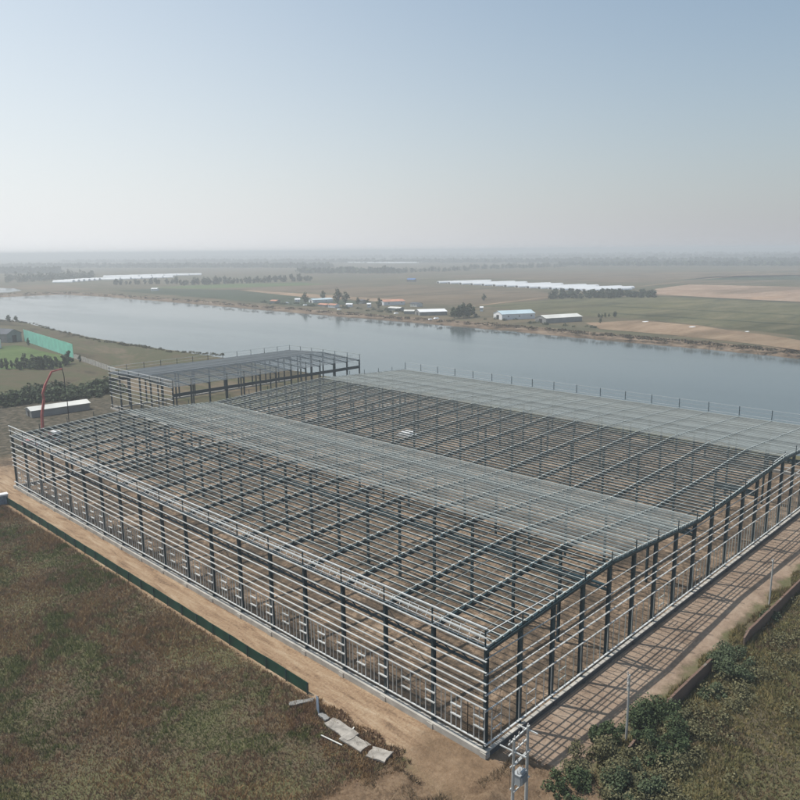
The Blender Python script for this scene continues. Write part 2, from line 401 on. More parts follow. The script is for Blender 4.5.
for x0, y0, x1, y1, wd, mt_ in ((480, 305.5, 800, 268, 5, 'f_tan'), (330, 297, 655, 289.5, 4, 'f_dark'), (655, 296.5, 860, 304.5, 6, 'f_dark'), (345, 300, 560, 283, 4, 'f_dark'), (300, 282.5, 860, 270.5, 9, 'f_dark'), (420, 311, 590, 300, 3, 'f_dark'),
                              (590, 312, 800, 325, 4, 'f_dark'), (600, 306, 860, 318, 4, 'f_dark'), (0, 287.5, 110, 290, 5, 'f_tan'), (400, 276, 700, 283.5, 6, 'f_tan'), (640, 275, 860, 268, 12, 'f_tan'), (500, 268.5, 860, 264, 14, 'f_olive')):
    p, q = at(x0, y0), at(x1, y1); nrm = Vector((-(q - p).y, (q - p).x, 0)).normalized() * wd / 2; ns = 24; vs = []
    for i in range(ns + 1):
        c = p.lerp(q, i / ns) + nrm * random.uniform(-.5, .5); e = random.uniform(.6, 1.3); vs += [tuple(c - nrm * e + Vector((0, 0, .2))), tuple(c + nrm * e + Vector((0, 0, .2)))]
    lb = MB().add(vs, [(2 * i, 2 * i + 1, 2 * i + 3, 2 * i + 2) for i in range(ns)])
    tag(lb.build('path', M[mt_]), kind='structure')
pw = MB(); pw.add([tuple(at(x, y, .12)) for x, y in [(-30, 293), (8, 292.5), (22, 290.5), (14, 288.3), (-30, 287.3)]], [(0, 1, 2, 3, 4)])
tag(pw.build('pond_water', M['water']), kind='structure')

hz = MB(); hz.box((-12400, -12400, -7), (14400, 14400, 60))
hm = bpy.data.materials.new('haze_air'); hm.use_nodes = True
for nd in list(hm.node_tree.nodes):
    if nd.type == 'BSDF_PRINCIPLED': hm.node_tree.nodes.remove(nd)
pv = hm.node_tree.nodes.new('ShaderNodeVolumePrincipled'); pv.inputs['Color'].default_value = (.93, .97, .99, 1)
pv.inputs['Density'].default_value = 0.00046; pv.inputs['Anisotropy'].default_value = 0.2
hm.node_tree.links.new(pv.outputs[0], hm.node_tree.nodes['Material Output'].inputs['Volume'])
tag(hz.build('haze', hm), kind='stuff')

# ------------------------------------------------------------------ the steel halls
BAY, GS = 7.5, 6.4265
def ibeam_post(mb, x, y, z0, z1, bx, by, t=.03):
    """H section standing at x, y: flanges face +-x"""
    mb.box((x - bx / 2, y - by / 2, z0), (x - bx / 2 + t, y + by / 2, z1)); mb.box((x + bx / 2 - t, y - by / 2, z0), (x + bx / 2, y + by / 2, z1))
    mb.box((x - bx / 2 + t, y - t / 2, z0), (x + bx / 2 - t, y + t / 2, z1)); return mb


def lattice(x, y0, y1, zt, dz, pitch):
    mb = MB(); mb.box((x - .13, y0, zt - .22), (x + .13, y1, zt)); mb.box((x - .13, y0, zt - dz), (x + .13, y1, zt - dz + .22))
    n = int((y1 - y0) / pitch)
    for k in range(n):
        a = y0 + (y1 - y0) * k / n; b = y0 + (y1 - y0) * (k + 1) / n
        if k % 2: mb.beam((x, a, zt - .16), (x, b, zt - dz + .16), .07, .10, (1, 0, 0))
        else: mb.beam((x, a, zt - dz + .16), (x, b, zt - .16), .07, .10, (1, 0, 0))
    return mb


class Hall:
    def __init__(s, root, W, L, ny, bay, prof, postx, par):
        s.r, s.W, s.L, s.ny, s.bay, s.prof, s.par = root, W, L, ny, bay, prof, par
        s.px = postx
    def z(s, x): return float(np.interp(x, [p[0] for p in s.prof], [p[1] for p in s.prof]))
    def columns(s, interior):
        # along the two long walls
        for x in (0.0, s.W):
            sg = 1 if x == 0 else -1
            for k in range(s.ny + 1):
                y = k * s.bay; y = min(max(y, .2), s.L - .2)
                o = ibeam_post(MB(), x + sg * .30, y, .55, s.z(x) - .02, .52, .30).build('wall_column', M['paint'], s.r)
                MB().box((x + sg * .08 - .06, y - .07, s.z(x) + .3), (x + sg * .08 + .06, y + .07, s.par)).build('parapet_post', M['paint'], o)
        for y in (0.0, s.L):
            sg = 1 if y == 0 else -1
            for x in s.px[1:-1]:
                mb = MB(); yy = y + sg * .3
                top = s.z(x) - .55
                mb.box((x - .15, yy - .26, .55), (x + .15, yy - .23, top)); mb.box((x - .15, yy + .23, .55), (x + .15, yy + .26, top)); mb.box((x - .015, yy - .23, .55), (x + .015, yy + .23, top))
                o = mb.build('wall_column', M['paint'], s.r)
                MB().box((x - .06, y + sg * .05 - .05, top), (x + .06, y + sg * .05 + .05, s.z(x) + 1.45)).build('parapet_post', M['paint'], o)
        for x in interior:
            for k in range(1, s.ny):
                ibeam_post(MB(), x, k * s.bay, 0, s.z(x) - .62, .42, .30).build('interior_column', M['paint'], s.r)
    def rafters(s):
        for k in range(s.ny + 1):
            y = min(max(k * s.bay, .3), s.L - .3); mb = MB()
            pts = s.prof
            for (x0, z0), (x1, z1) in zip(pts[:-1], pts[1:]):
                x0c, x1c = max(x0, .3), min(x1, s.W - .3)
                z0c, z1c = s.z(x0c), s.z(x1c)
                for dz, hw, h in ((-.06, .11, .03), (-.31, .012, .47), (-.56, .11, .03)):
                    mb.add([(x0c, y - hw, z0c + dz - h / 2), (x0c, y + hw, z0c + dz - h / 2), (x0c, y + hw, z0c + dz + h / 2), (x0c, y - hw, z0c + dz + h / 2),
                            (x1c, y - hw, z1c + dz - h / 2), (x1c, y + hw, z1c + dz - h / 2), (x1c, y + hw, z1c + dz + h / 2), (x1c, y - hw, z1c + dz + h / 2)],
                           [(0, 1, 2, 3), (7, 6, 5, 4), (0, 4, 5, 1), (1, 5, 6, 2), (2, 6, 7, 3), (3, 7, 4, 0)])
            mb.build('rafter', M['paint'], s.r)
    def purlins(s, n, h=.22, wtop=.085):
        for k in range(n):
            x = .35 + (s.W - .7) * k / (n - 1); z = s.z(x); mb = MB()
            # C section, its open side towards the eaves of each slope's rising side
            g = 1 if s.z(x + .3) >= s.z(x - .3) else -1
            web = x + g * wtop / 2; a, b = sorted((web, web - g * wtop))
            hh = h if g > 0 else (h + .05) if x < 60 else .205
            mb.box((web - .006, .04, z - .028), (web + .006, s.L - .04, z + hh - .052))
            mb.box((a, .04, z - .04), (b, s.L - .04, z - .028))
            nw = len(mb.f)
            mb.box((a, .04, z + hh - .052), (b, s.L - .04, z + hh - .04))
            lip = web - g * wtop; mb.box((min(lip, lip + g * .01), .04, z + hh - .082), (max(lip, lip + g * .01), s.L - .04, z + hh - .0525))
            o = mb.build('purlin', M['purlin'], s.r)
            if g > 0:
                o.data.materials.append(M['web_shade'])  # shade inside the section painted onto web and lower flange
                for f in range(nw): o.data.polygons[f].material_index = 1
        for k in range(s.ny + 1):      # lapped joints and cleats over each rafter
            y = min(max(k * s.bay, .3), s.L - .3); mb = MB()
            st = []
            for q in range(n):
                x = .35 + (s.W - .7) * q / (n - 1)
                for dx, hw in ((-.38, .02), (-.30, .095), (.16, .095), (.24, .02)): st.append((x + dx, hw))
            for q in range(len(st) - 1):
                (xa, wa), (xb, wb) = st[q], st[q + 1]
                za, zb = s.z(xa) + h - .015, s.z(xb) + h - .015
                if q == 0: mb.v += [(xa, y - wa, za), (xa, y + wa, za), (xa, y + wa, za - .02), (xa, y - wa, za - .02)]
                i = len(mb.v); mb.v += [(xb, y - wb, zb), (xb, y + wb, zb), (xb, y + wb, zb - .02), (xb, y - wb, zb - .02)]
                for j in range(4): mb.f.append((i - 4 + j, i + j, i + (j + 1) % 4, i - 4 + (j + 1) % 4))
            mb.build('purlin_cleat', M['cleat'], s.r)
    def girt_y(s, x, z, y0, y1, out, d=.20, h=.075):
        MB().box((min(x, x + out * d), y0, z - h / 2), (max(x, x + out * d), y1, z + h / 2)).build('girt', M['galv'], s.r)
    def girt_x(s, y, z, x0, x1, out, d=.18, h=.07):
        MB().box((x0, min(y, y + out * d), z - h / 2), (x1, max(y, y + out * d), z + h / 2)).build('girt', M['galv'], s.r)


W, L, NY = 20 * GS, 18 * BAY, 18
hall_root = thing('steel_frame_hall', 'huge unclad twin ridged steel warehouse frame of dark columns and galvanised purlins on bare earth', 'steel frame')
prof = [(0, 12.20), (26.2, 13.70), (53.0, 12.00), (91.5, 13.90), (W, 12.10)]
H = Hall(hall_root, W, L, NY, BAY, prof, [k * GS for k in range(21)], 14.75)
H.columns([4 * GS, 8 * GS, 12 * GS, 16 * GS]); H.rafters(); H.purlins(96, .25, .10)
for z, h in ((14.66, .14), (13.62, .08), (12.36, .08), (10.98, .075), (9.74, .075), (8.46, .075), (7.46, .075), (6.5, .07), (5.56, .08), (1.62, .09)):
    H.girt_y(-.01, z, -.14, L + .1, -1, .20, h)
# inner gutter rails behind the parapet with their short struts
for xx, z in ((.75, 12.85), (.95, 13.25), (.62, 12.42)):
    MB().box((xx, 0.3, z), (xx + .10, L - .3, z + .06)).build('gutter_rail', M['galv'], hall_root)
for k in range(NY):
    mb = MB()
    for j in range(5):
        y = k * BAY + 1.2 + j * 1.35
        mb.beam((.05, y, 12.45), (.95, y + .25, 13.3), .04, .05); mb.beam((.05, y + .5, 13.6), (.95, y + .3, 12.9), .035, .04)
    mb.build('gutter_strut', M['galv'], hall_root)
for z, h, d in ((14.66, .06, .07), (13.7, .05, .06), (12.7, .06, .08), (10.98, .075, .2), (9.0, .075, .2), (7.0, .075, .2), (5.5, .08, .2), (1.6, .09, .2)):
    H.girt_y(W + .01, z, -.1, L + .1, 1, d, h)
for y, out in ((-.01, -1), (L + .01, 1)):
    for z, d in ((11.3, .12), (9.5, .18), (8.35, .12), (7.2, .22), (5.35, .18), (1.4, .22)): H.girt_x(y, z, -.2, W + .2, out, d, .07)
    mb = MB()   # gable edge beam following the roof
    for (x0, z0), (x1, z1) in zip(prof[:-1], prof[1:]): mb.beam((x0, y + out * .06, z0 - .16), (x1, y + out * .06, z1 - .16), .08, .34)
    mb.build('gable_beam', M['paint'], hall_root)
    mb = MB()
    for (x0, z0), (x1, z1) in zip(prof[:-1], prof[1:]): mb.beam((x0, y - out * .2, z0 + .26), (x1, y - out * .2, z1 + .26), .07, .04)
    mb.build('verge_rail', M['purlin'], hall_root)
H.girt_x(-.01, 14.2, -.1, 2.2 * GS, -1, .10, .06)
mb = MB()
mb.beam((11 * GS, -.1, prof[2][1] + 1.8), (12.6 * GS, -.1, 13.9), .12, .07); mb.beam((13 * GS, -.1, 14.6), (14 * GS, -.1, 14.9), .12, .07)
mb.build('parapet_rail', M['galv'], hall_root)
for q in range(7):
    x = min(q * 4 * GS, W) if q < 6 else None
    if x is None: continue
    xx = .85 if x == 0 else (W - .85 if q == 5 else x + .3)
    lattice(xx, .4, L - .4, 10.35, .85, 1.25).build('tie_beam', M['paint'], hall_root)
for q in range(4):      # knee ties on the near gable
    x = 4 * GS * (q + 1)
    lattice(x - .9, .4, 7.2, 10.9, .7, 1.2).build('tie_beam', M['paint'], hall_root)
# plinths
for a, b in (((-.32, -.32, -.2), (.42, L + .32, .72)), ((.43, -.32, -.2), (W - .43, .10, .70)), ((W - .42, -.32, -.2), (W + .32, L + .32, .72)), ((.43, L - .42, -.2), (W - .43, L + .32, .70))):
    MB().box(a, (b[0], b[1], b[2] - .12)).build('plinth', M['conc_shade'] if b[0] - a[0] > 50 else M['conc'], hall_root); MB().box((a[0], a[1], b[2] - .118), b).build('plinth_cap', M['conc'], hall_root)  # gable plinths carry painted shade, caps stay plain concrete
for k in range(19): MB().box((-.42, k * BAY - .4, -.15), (-.325, k * BAY + .4, .60)).build('column_footing', M['conc'], hall_root)
for k in range(21): MB().box((k * GS - .3, -.43, -.15), (k * GS + .3, -.325, .50)).build('column_footing', M['conc_shade'] if k else M['conc'], hall_root)  # painted shade on gable footings too, except at the corner
# window framing low on the long wall and the near gable
def window_frame_y(y, w, mat):
    mb = MB()
    for yy in (y - w / 2, y + w / 2): mb.box((-.13, yy - .05, 1.70), (-.04, yy + .05, 5.50))
    for z in (4.36, 3.17): mb.box((-.24, y - w / 2 - .02, z - .06), (-.03, y + w / 2 + .02, z + .06))
    mb.box((-.13, y - .02, 1.70), (-.05, y + .02, 5.50)) if random.random() < .5 else None
    for dy in (-1.15, 1.1): mb.box((-.12, y + dy * w - .025, 1.70), (-.05, y + dy * w + .025, 5.50))
    mb.build('window_frame', mat, hall_root)
for k in range(18):
    window_frame_y(max(.75, k * BAY + .15), 1.4, M['galv']); window_frame_y(k * BAY + 3.9, 1.4, M['galv'])
for k in range(20):
    mb = MB(); x0 = k * GS
    n = 4 if k < 8 else 5
    for j in range(n):
        x = x0 + .9 + j * (GS - 1.4) / (n - 1) + random.uniform(-.15, .15); mb.box((x - .03, -.13, 1.48), (x + .03, -.05, 5.30))
    a = x0 + .9
    if k < 3 or random.random() < .35:
        for z in (2.7, 3.9): mb.box((a, -.18, z - .03), (a + (GS - 1.4) / (n - 1), -.06, z + .03))
    mb.build('window_frame', M['galv'] if k < 2 else M['purlin'], hall_root)
# rod bracing in the roof and walls
for k in (1, 6, 11, 16):
    mb = MB(); y0, y1 = k * BAY, (k + 1) * BAY
    for a, b in zip([0, 4, 8, 12, 16], [4, 8, 12, 16, 20]):
        xa, xb = a * GS, b * GS; xm = (xa + xb) / 2
        for p, q in ((xa, xm), (xm, xb)):
            mb.beam((p, y0, H.z(p) - .25), (q, y1, H.z(q) - .25), .05, .05); mb.beam((p, y1, H.z(p) - .27), (q, y0, H.z(q) - .27), .05, .05)
    for z0, z1 in ((.8, 6.4), (6.4, 12)):
        mb.beam((.3, y0, z0), (.3, y1, z1), .04, .04); mb.beam((.34, y1, z0), (.34, y0, z1), .04, .04)
    mb.build('rod_brace', M['paint'], hall_root)
# sag rods between purlins
for k in range(NY):
    mb = MB()
    for f in (.34, .66):
        y = (k + f) * BAY
        for (x0, z0), (x1, z1) in zip(prof[:-1], prof[1:]): mb.beam((x0 + .1, y, z0 + .1), (x1 - .1, y, z1 + .1), .022, .022)
    mb.build('sag_rod', M['purlin'], hall_root)

# the smaller hall behind
AX, AY, AW, ANY = 55.3, 162.0, 12 * GS, 6
AB = 7.1; AL = ANY * AB
ann = thing('steel_frame_annex', 'smaller unclad steel frame with a single ridge behind the far end of the huge one', 'steel frame', (AX, AY, 0))
profA = [(0, 12.6), (AL / 2, 13.7), (AL, 12.6)]
zA = lambda y: float(np.interp(y, [p[0] for p in profA], [p[1] for p in profA]))
for k in range(13):
    for y, sg in ((0, 1), (AL, -1)):
        x = min(max(k * GS, .2), AW - .2)
        mb = MB(); yy = y + sg * .3
        mb.box((x - .15, yy - .26, .5), (x + .15, yy - .23, 12.4)); mb.box((x - .15, yy + .23, .5), (x + .15, yy + .26, 12.4)); mb.box((x - .02, yy - .23, .5), (x + .02, yy + .23, 12.4))
        o = mb.build('wall_column', M['paint'], ann); MB().box((x - .08, y + sg * .1 - .07, 12.4), (x + .08, y + sg * .1 + .07, 14.75)).build('parapet_post', M['paint'], o)
    mb = MB(); x = min(max(k * GS, .3), AW - .3)
    for (y0, z0), (y1, z1) in zip(profA[:-1], profA[1:]): mb.beam((x, y0, z0 - .3), (x, y1, z1 - .3), .2, .5)
    mb.build('rafter', M['paint'], ann)
    if 0 < k < 12: ibeam_post(MB(), k * GS, AL / 2, 0, 13.1, .4, .3).build('interior_column', M['paint'], ann)
for k in range(1, ANY):
    for x, sg in ((0, 1), (AW, -1)):
        mb = ibeam_post(MB(), x + sg * .3, k * AB, .5, zA(k * AB) - .5, .5, .3)
        o = mb.build('wall_column', M['paint'], ann); MB().box((x + sg * .1 - .07, k * AB - .08, zA(k * AB) - .5), (x + sg * .1 + .07, k * AB + .08, 14.75)).build('parapet_post', M['paint'], o)
for y in [.3 + (AL / 2 - .4) * k / 13 for k in range(14)] + [AL / 2 + .3 + (AL / 2 - .6) * k / 17 for k in range(18)]:
    z = zA(y); mb = MB()
    mb.box((.05, y - .006, z - .04), (AW - .05, y + .006, z + .18)); mb.box((.05, y + .006, z + .168), (AW - .05, y + .085, z + .18)); mb.box((.05, y - .085, z - .04), (AW - .05, y - .006, z - .028))
    mb.build('purlin', M['galv'], ann)
for z, h in ((14.66, .14), (13.6, .09), (12.5, .1), (11.2, .09), (9.9, .09), (8.6, .09), (7.3, .09), (6.0, .09), (4.7, .09), (1.6, .09)):
    MB().box((-.22, -.1, z - h / 2), (-.01, AL + .1, z + h / 2)).build('girt', M['galv'], ann)
    if z > 10: MB().box((AW + .01, -.1, z - h / 2), (AW + .2, AL + .1, z + h / 2)).build('girt', M['purlin'], ann)
for z, h in ((14.66, .10), (13.6, .05)):
    for y in (-.12, AL + .12): MB().box((-.05, y - .06, z - h / 2), (AW + .05, y + .06, z + h / 2)).build('girt', M['purlin'], ann)
for y in (.05, AL - .05):
    mb = MB(); mb.box((.3, y - .1, 10.35), (AW - .3, y + .1, 10.55)); mb.box((.3, y - .1, 9.5), (AW - .3, y + .1, 9.7)); mb.box((.3, y - .03, 9.7), (AW - .3, y + .03, 10.35))
    mb.build('tie_beam', M['paint'], ann)
MB().box((-.3, -.3, -.2), (AW + .3, .3, .5)).build('plinth', M['conc'], ann)
MB().box((-.3, AL - .3, -.2), (AW + .3, AL + .3, .5)).build('plinth', M['conc'], ann)
MB().box((-.3, .31, -.2), (.3, AL - .31, .5)).build('plinth', M['conc'], ann)

# ------------------------------------------------------------------ fences and walls
def run_fence(name, label, cat, p0, p1, h, thick, mat, postmat, step):
    p0, p1 = Vector(p0), Vector(p1); d = p1 - p0; ln = d.length
    t = thing(name, label, cat, p0, math.atan2(d.y, d.x))
    n = max(2, int(ln / 2)); vs = []; fs = []
    for k in range(n + 1):
        x = ln * k / n; wv = random.uniform(-.025, .025)
        for y, z in ((-thick / 2 + wv, 0), (-thick / 2 + wv * 1.5, h + random.uniform(-.06, .06))): vs.append((x, y, z))
        for y, z in ((thick / 2 + wv, 0), (thick / 2 + wv * 1.5, vs[-1][2])): vs.append((x, y, z))
    for k in range(n):
        a, b = 4 * k, 4 * k + 4; fs += [(a, b, b + 1, a + 1), (a + 2, a + 3, b + 3, b + 2), (a + 1, b + 1, b + 3, a + 3)]
    fs += [(0, 1, 3, 2), (4 * n, 4 * n + 2, 4 * n + 3, 4 * n + 1)]
    MB().add(vs, fs).build('panel', mat, t)
    for k in range(int(ln / step) + 1):
        x = min(k * step, ln - .05); MB().box((x - .05, thick / 2 + .08, -.2), (x + .05, thick / 2 + .18, h + .1)).build('post', postmat, t)
    return t
run_fence('mesh_fence', 'long dark green netting fence between the sandy track and the weedy field', 'fence', (-5.6, 22.5, 0), (-5.3, 125, 0), 1.5, .05, M['green_net'], M['paint'], 4.2)
a, b = at(24.5, 341), at(73.5, 358)
run_fence('netting_screen', 'tall turquoise netting screen standing on the meadow near the river', 'screen', a, b, 7.2, .12, M['turq'], M['grey_metal'], 9)
a, b = at(74, 358.3), at(118, 374)
t = thing('concrete_fence', 'pale concrete panel fence running from the turquoise screen to the smaller frame', 'fence', a, math.atan2((b - a).y, (b - a).x))
ln = (b - a).length
for k in range(int(ln / 4)):
    MB().box((k * 4 + .12, -.05, 0), (k * 4 + 3.88, .05, 2.3 + random.uniform(-.1, .1))).build('panel', M['conc'], t); MB().box((k * 4 - .12, -.14, 0), (k * 4 + .12, .14, 2.6)).build('post', M['conc'], t)


def brick_wall(x0, x1, y, label, h=1.8):
    t = thing('brick_wall', label, 'wall', (x0, y, 0))
    n = int((x1 - x0) / .8); top = [h + random.uniform(-.05, .05) for _ in range(n + 1)]
    top[0] -= .5; top[1] -= .2
    mb = MB(); vs = []
    for k in range(n + 1):
        x = (x1 - x0) * k / n; vs += [(x, -.12, -.3), (x, .12, -.3), (x, .12, top[k]), (x, -.12, top[k])]
    fs = [(0, 3, 2, 1), (4 * n, 4 * n + 1, 4 * n + 2, 4 * n + 3)]
    for k in range(n):
        for j in range(4): fs.append((4 * k + j, 4 * k + (j + 1) % 4, 4 * k + 4 + (j + 1) % 4, 4 * k + 4 + j))
    mb.add(vs, fs).build('wall', M['brick'], t)
    mb = MB()
    for k in range(2, n): mb.box(((x1 - x0) * k / n + .01, -.14, max(top[k], top[k + 1]) + .003), ((x1 - x0) * (k + 1) / n - .01, .14, max(top[k], top[k + 1]) + .05))
    mb.build('coping', M['brick'], t)
    mb = MB()
    for k in range(int((x1 - x0) / 4)): mb.box((k * 4 + 1, .125, -.2), (k * 4 + 1.36, .25, h - .1))
    mb.build('pier', M['brick'], t)
brick_wall(19.5, 32.5, -10.6, 'short red brick boundary wall between two dark green bushes')
brick_wall(41.5, 110, -11.3, 'long red brick boundary wall beside the shadowed strip, running out of the right edge')
brick_wall(10.5, 13.2, -10.7, 'broken stub of brick wall among dark bushes by the thin pole', 1.1)

t = thing('concrete_wall', 'low white topped concrete wall at the far end of the dark green fence', 'wall', (-5.0, 125.3, 0), math.radians(172))
MB().box((0, -.6, 0), (26, .6, 1.9)).build('wall', M['tarp'], t); MB().box((-.1, -.75, 1.903), (26.1, .75, 2.25)).build('coping', M['white'], t)

# fallen panels by the track
def slab(name, label, c, rz, tilt, lx, ly, th, mat):
    t = thing(name, label, 'slab', (c[0], c[1], th), rz)
    nx, ny = 5, 4; top = []; 
    mb = MB(); vs = []
    for z in (0, th):
        for i in range(nx + 1):
            for j in range(ny + 1):
                x = -lx / 2 + lx * i / nx; y = -ly / 2 + ly * j / ny
                if i in (0, nx) or j in (0, ny): r = random.Random(i * 31 + j * 7 + int(c[0] * 10)); x += r.uniform(-.12, .12); y += r.uniform(-.12, .12)
                vs.append((x, y, z + math.sin(i * .6 + c[0]) * .02 + x * tilt))
    q = (nx + 1) * (ny + 1); ix = lambda i, j: i * (ny + 1) + j; fs = []
    for i in range(nx):
        for j in range(ny):
            f = (ix(i, j), ix(i + 1, j), ix(i + 1, j + 1), ix(i, j + 1)); fs.append(tuple(reversed(f))); fs.append(tuple(v + q for v in f))
    ring = [ix(i, 0) for i in range(nx + 1)] + [ix(nx, j) for j in range(1, ny + 1)] + [ix(i, ny) for i in range(nx - 1, -1, -1)] + [ix(0, j) for j in range(ny - 1, 0, -1)]
    for k in range(len(ring)):
        a, b = ring[k], ring[(k + 1) % len(ring)]; fs.append((a, b, b + q, a + q))
    mb.add(vs, fs).build('slab', mat, t); return t
def d2(px0, px1):
    a, b = at(*px0), at(*px1); return math.atan2((b - a).y, (b - a).x), (b - a).length
rz, _ = d2((335, 730), (365, 752))
slab('concrete_slab', 'long pale cracked concrete slab fallen at the end of the green fence', at(341, 731), rz, .02, 4.4, 1.6, .16, M['slab'])
slab('concrete_slab', 'pale concrete slab lying between the cracked one and the lone one by the track', at(355, 744), rz + .12, -.04, 3.2, 1.6, .16, M['slab'])
slab('concrete_slab', 'lone pale concrete slab nearest the bare brown earth', at(379, 757), rz + .3, .06, 2.4, 1.7, .2, M['slab'])
slab('concrete_slab', 'narrow grey slab lying in grass left of the upright blue sheet', at(302, 703.5), rz + 1.1, .0, 2.9, .7, .15, M['wallgrey'])
slab('concrete_slab', 'small grey rubble slab below the upright blue sheet', at(324, 719), rz, .0, 1.5, .7, .2, M['wallgrey'])
c = at(318, 714); t = thing('metal_sheet', 'upright blue grey sheet leaning at the near end of the green fence', 'sheet', (c.x, c.y, 0), rz + 1.2)
MB().beam((0, 0, 0), (.1, .5, 1.9), 1.1, .05, (1, 0, 0)).build('sheet', M['tarp'], t); MB().beam((.2, .1, 0), (.25, .75, 1.8), .1, .1).build('prop', M['wood'], t)
for (x0, y0, x1, y1, lab) in ((345, 742, 354, 727, 'thin pale board sticking up over the concrete slabs'), (321, 735, 342, 745, 'thin pale board lying flat in the grass below the slabs')):
    p, q = at(x0, y0, .2), at(x1, y1, .3); tag(MB().beam(p, q, .14, .06).build('timber_board', M['offwhite'], None), lab, 'board')

# ------------------------------------------------------------------ poles
hp = thing('transformer_pole', 'twin concrete pole frame carrying a transformer in front of the near corner', 'utility pole', (-6.05, -8.62, 0), math.atan2(.17, 2.38))
for x in (-1.2, 1.2): MB().tube((x, 0, -.5), (x, 0, 10.1), .19, .12, 12).build('pole', M['pole'], hp)
for z, y, l in ((9.75, 0.18, 3.6), (8.6, .17, 3.4), (7.6, -.17, 2.9), (7.3, .17, 2.9), (5.0, .2, 2.7), (4.95, -.2, 2.7)):
    MB().box((-l / 2, y - .05, z - .06), (l / 2, y + .05, z + .06)).build('crossarm', M['galv'], hp)
MB().beam((1.25, -1.0, 9.7), (1.25, 1.0, 9.7), .1, .1).build('crossarm', M['galv'], hp); MB().beam((-1.25, -1.3, 8.9), (-1.25, 1.4, 8.9), .1, .1).build('crossarm', M['galv'], hp)
for z, y in ((9.81, .18), (8.66, .17), (7.66, -.17)):
    for x in (-1.55, -.75, 0, .75, 1.55):
        if z < 9 and abs(x) > 1.5: continue
        MB().tube((x, y, z), (x, y, z + .16), .05, .09, 8).tube((x, y, z + .16), (x, y, z + .30), .09, .04, 8).build('insulator', M['porcelain'], hp)
tr = MB().box((-.55, -.36, 5.06), (.55, .36, 6.05)); tr.box((-.6, -.42, 6.05), (.6, .42, 6.12))
for k in range(9): tr.box((-.5 + k * .12, .36, 5.2), (-.465 + k * .12, .54, 5.95)); tr.box((-.5 + k * .12, -.54, 5.2), (-.465 + k * .12, -.36, 5.95))
tr = tr.build('transformer', M['grey_metal'], hp)
for x in (-.4, 0, .4): MB().tube((x, 0, 6.12), (x, 0, 6.5), .06, .03, 8).build('bushing', M['porcelain'], tr)
MB().tube((-.3, -.25, 6.27), (.35, -.25, 6.3), .14, .14, 10).build('oil_tank', M['grey_metal'], tr)
MB().box((-.5, -.75, 1.6), (.5, -.2, 2.9)).build('switch_box', M['grey_metal'], hp)
mb = MB()
for x in (-1.4, -.9, .9, 1.4): mb.tube((x, .2, 5.1), (x * .9, .22, 8.6), .02, .02, 5)
mb.build('cable', M['shade'], hp)


def thin_pole(px, base, h, label, arms):
    c = at(px, base); t = thing('utility_pole', label, 'utility pole', (c.x, c.y, 0), .5)
    MB().tube((0, 0, -.5), (0, 0, h), .14, .09, 10).build('pole', M['pole'], t)
    if arms:
        for z in (h - .3, h - 1.1):
            MB().box((-.75, .1, z - .05), (.75, .2, z + .05)).build('crossarm', M['galv'], t)
            for x in (-.65, -.3, .3, .65): MB().tube((x, .15, z + .05), (x, .15, z + .3), .07, .05, 8).build('insulator', M['porcelain'], t)
        MB().beam((0, .15, h - 1.9), (.7, .15, h - 1.15), .06, .06).build('brace', M['galv'], t)
    else:
        MB().box((-.35, .08, h - .35), (.35, .16, h - .25)).build('crossarm', M['galv'], t)
        for x in (-.3, .3): MB().tube((x, .12, h - .25), (x, .12, h - .05), .06, .04, 8).build('insulator', M['porcelain'], t)
thin_pole(626, 741, 7.9, 'slim pole with two crossarms and insulators at the edge of the dark bushes', True)
thin_pole(769, 606, 7.4, 'slim plain pole beside the long brick boundary wall', False)

# ------------------------------------------------------------------ pump truck and site sheds
pt = thing('concrete_pump_truck', 'concrete pump truck with raised red boom arching over the far end of the frame', 'pump truck', (20.2, 172, 0), math.radians(14))
MB().box((-5, -1.2, .75), (5.2, 1.2, 1.15)).build('chassis', M['paint'], pt)
cb = MB().prism([(3.0, -1.2, 1.15), (5.2, -1.2, 1.15), (5.3, -1.2, 2.0), (4.9, -1.2, 3.0), (3.0, -1.2, 3.0)], (0, 0, 0), (0, 2.4, 0)).build('cab', M['white'], pt)
MB().box((5.25, -1.0, 2.05), (5.28, 1.0, 2.6)).build('windscreen', M['shade'], cb)
MB().prism([(-5, -1.0, 1.15), (-5, 1.0, 1.15), (-4.8, 1.1, 2.2), (-4.8, -1.1, 2.2)], (0, 0, 0), (1.4, 0, 0)).build('hopper', M['red'], pt)
for x in (-3.6, -2.3, 3.9):
    for y in (-1.25, .95):
        wlo = MB().tube((x, y, .5), (x, y + .3, .5), .5, .5, 16).build('wheel', M['tyre'], pt); MB().tube((x, y - .02, .5), (x, y + .32, .5), .25, .25, 10).build('rim', M['white'], wlo)
MB().tube((2.2, 0, 1.15), (2.2, 0, 3.2), .45, .4, 12).build('turntable', M['red'], pt)
for x in (-4.2, 2.6):
    for s in (-1, 1):
        MB().beam((x, s * 1.2, 1.2), (x, s * 3.4, 1.2), .2, .2).beam((x, s * 3.4, 1.2), (x, s * 3.4, 0), .16, .16).build('outrigger', M['red'], pt)
pti = Matrix.Rotation(-math.radians(14), 4, 'Z')
def loc(v, z): return pti @ Vector((v - 20.2, 0, z))
bm_pts = [loc(20.3, 3.2), loc(20.5, 8.3), loc(21.5, 12.6), loc(21.3, 14.2), loc(22.3, 16.8), loc(24.3, 20.1), loc(27.2, 20.6)]
for a, b, wd in zip(bm_pts[:-1], bm_pts[1:], (.6, .58, .5, .55, .42, .34)):
    MB().beam(a, b, wd, wd).build('boom_section', M['red'], pt)
mb = MB(); hp_ = [loc(27.2, 20.7), loc(27.6, 18.5), loc(27.5, 15), loc(27.8, 11), loc(27.7, 4)]
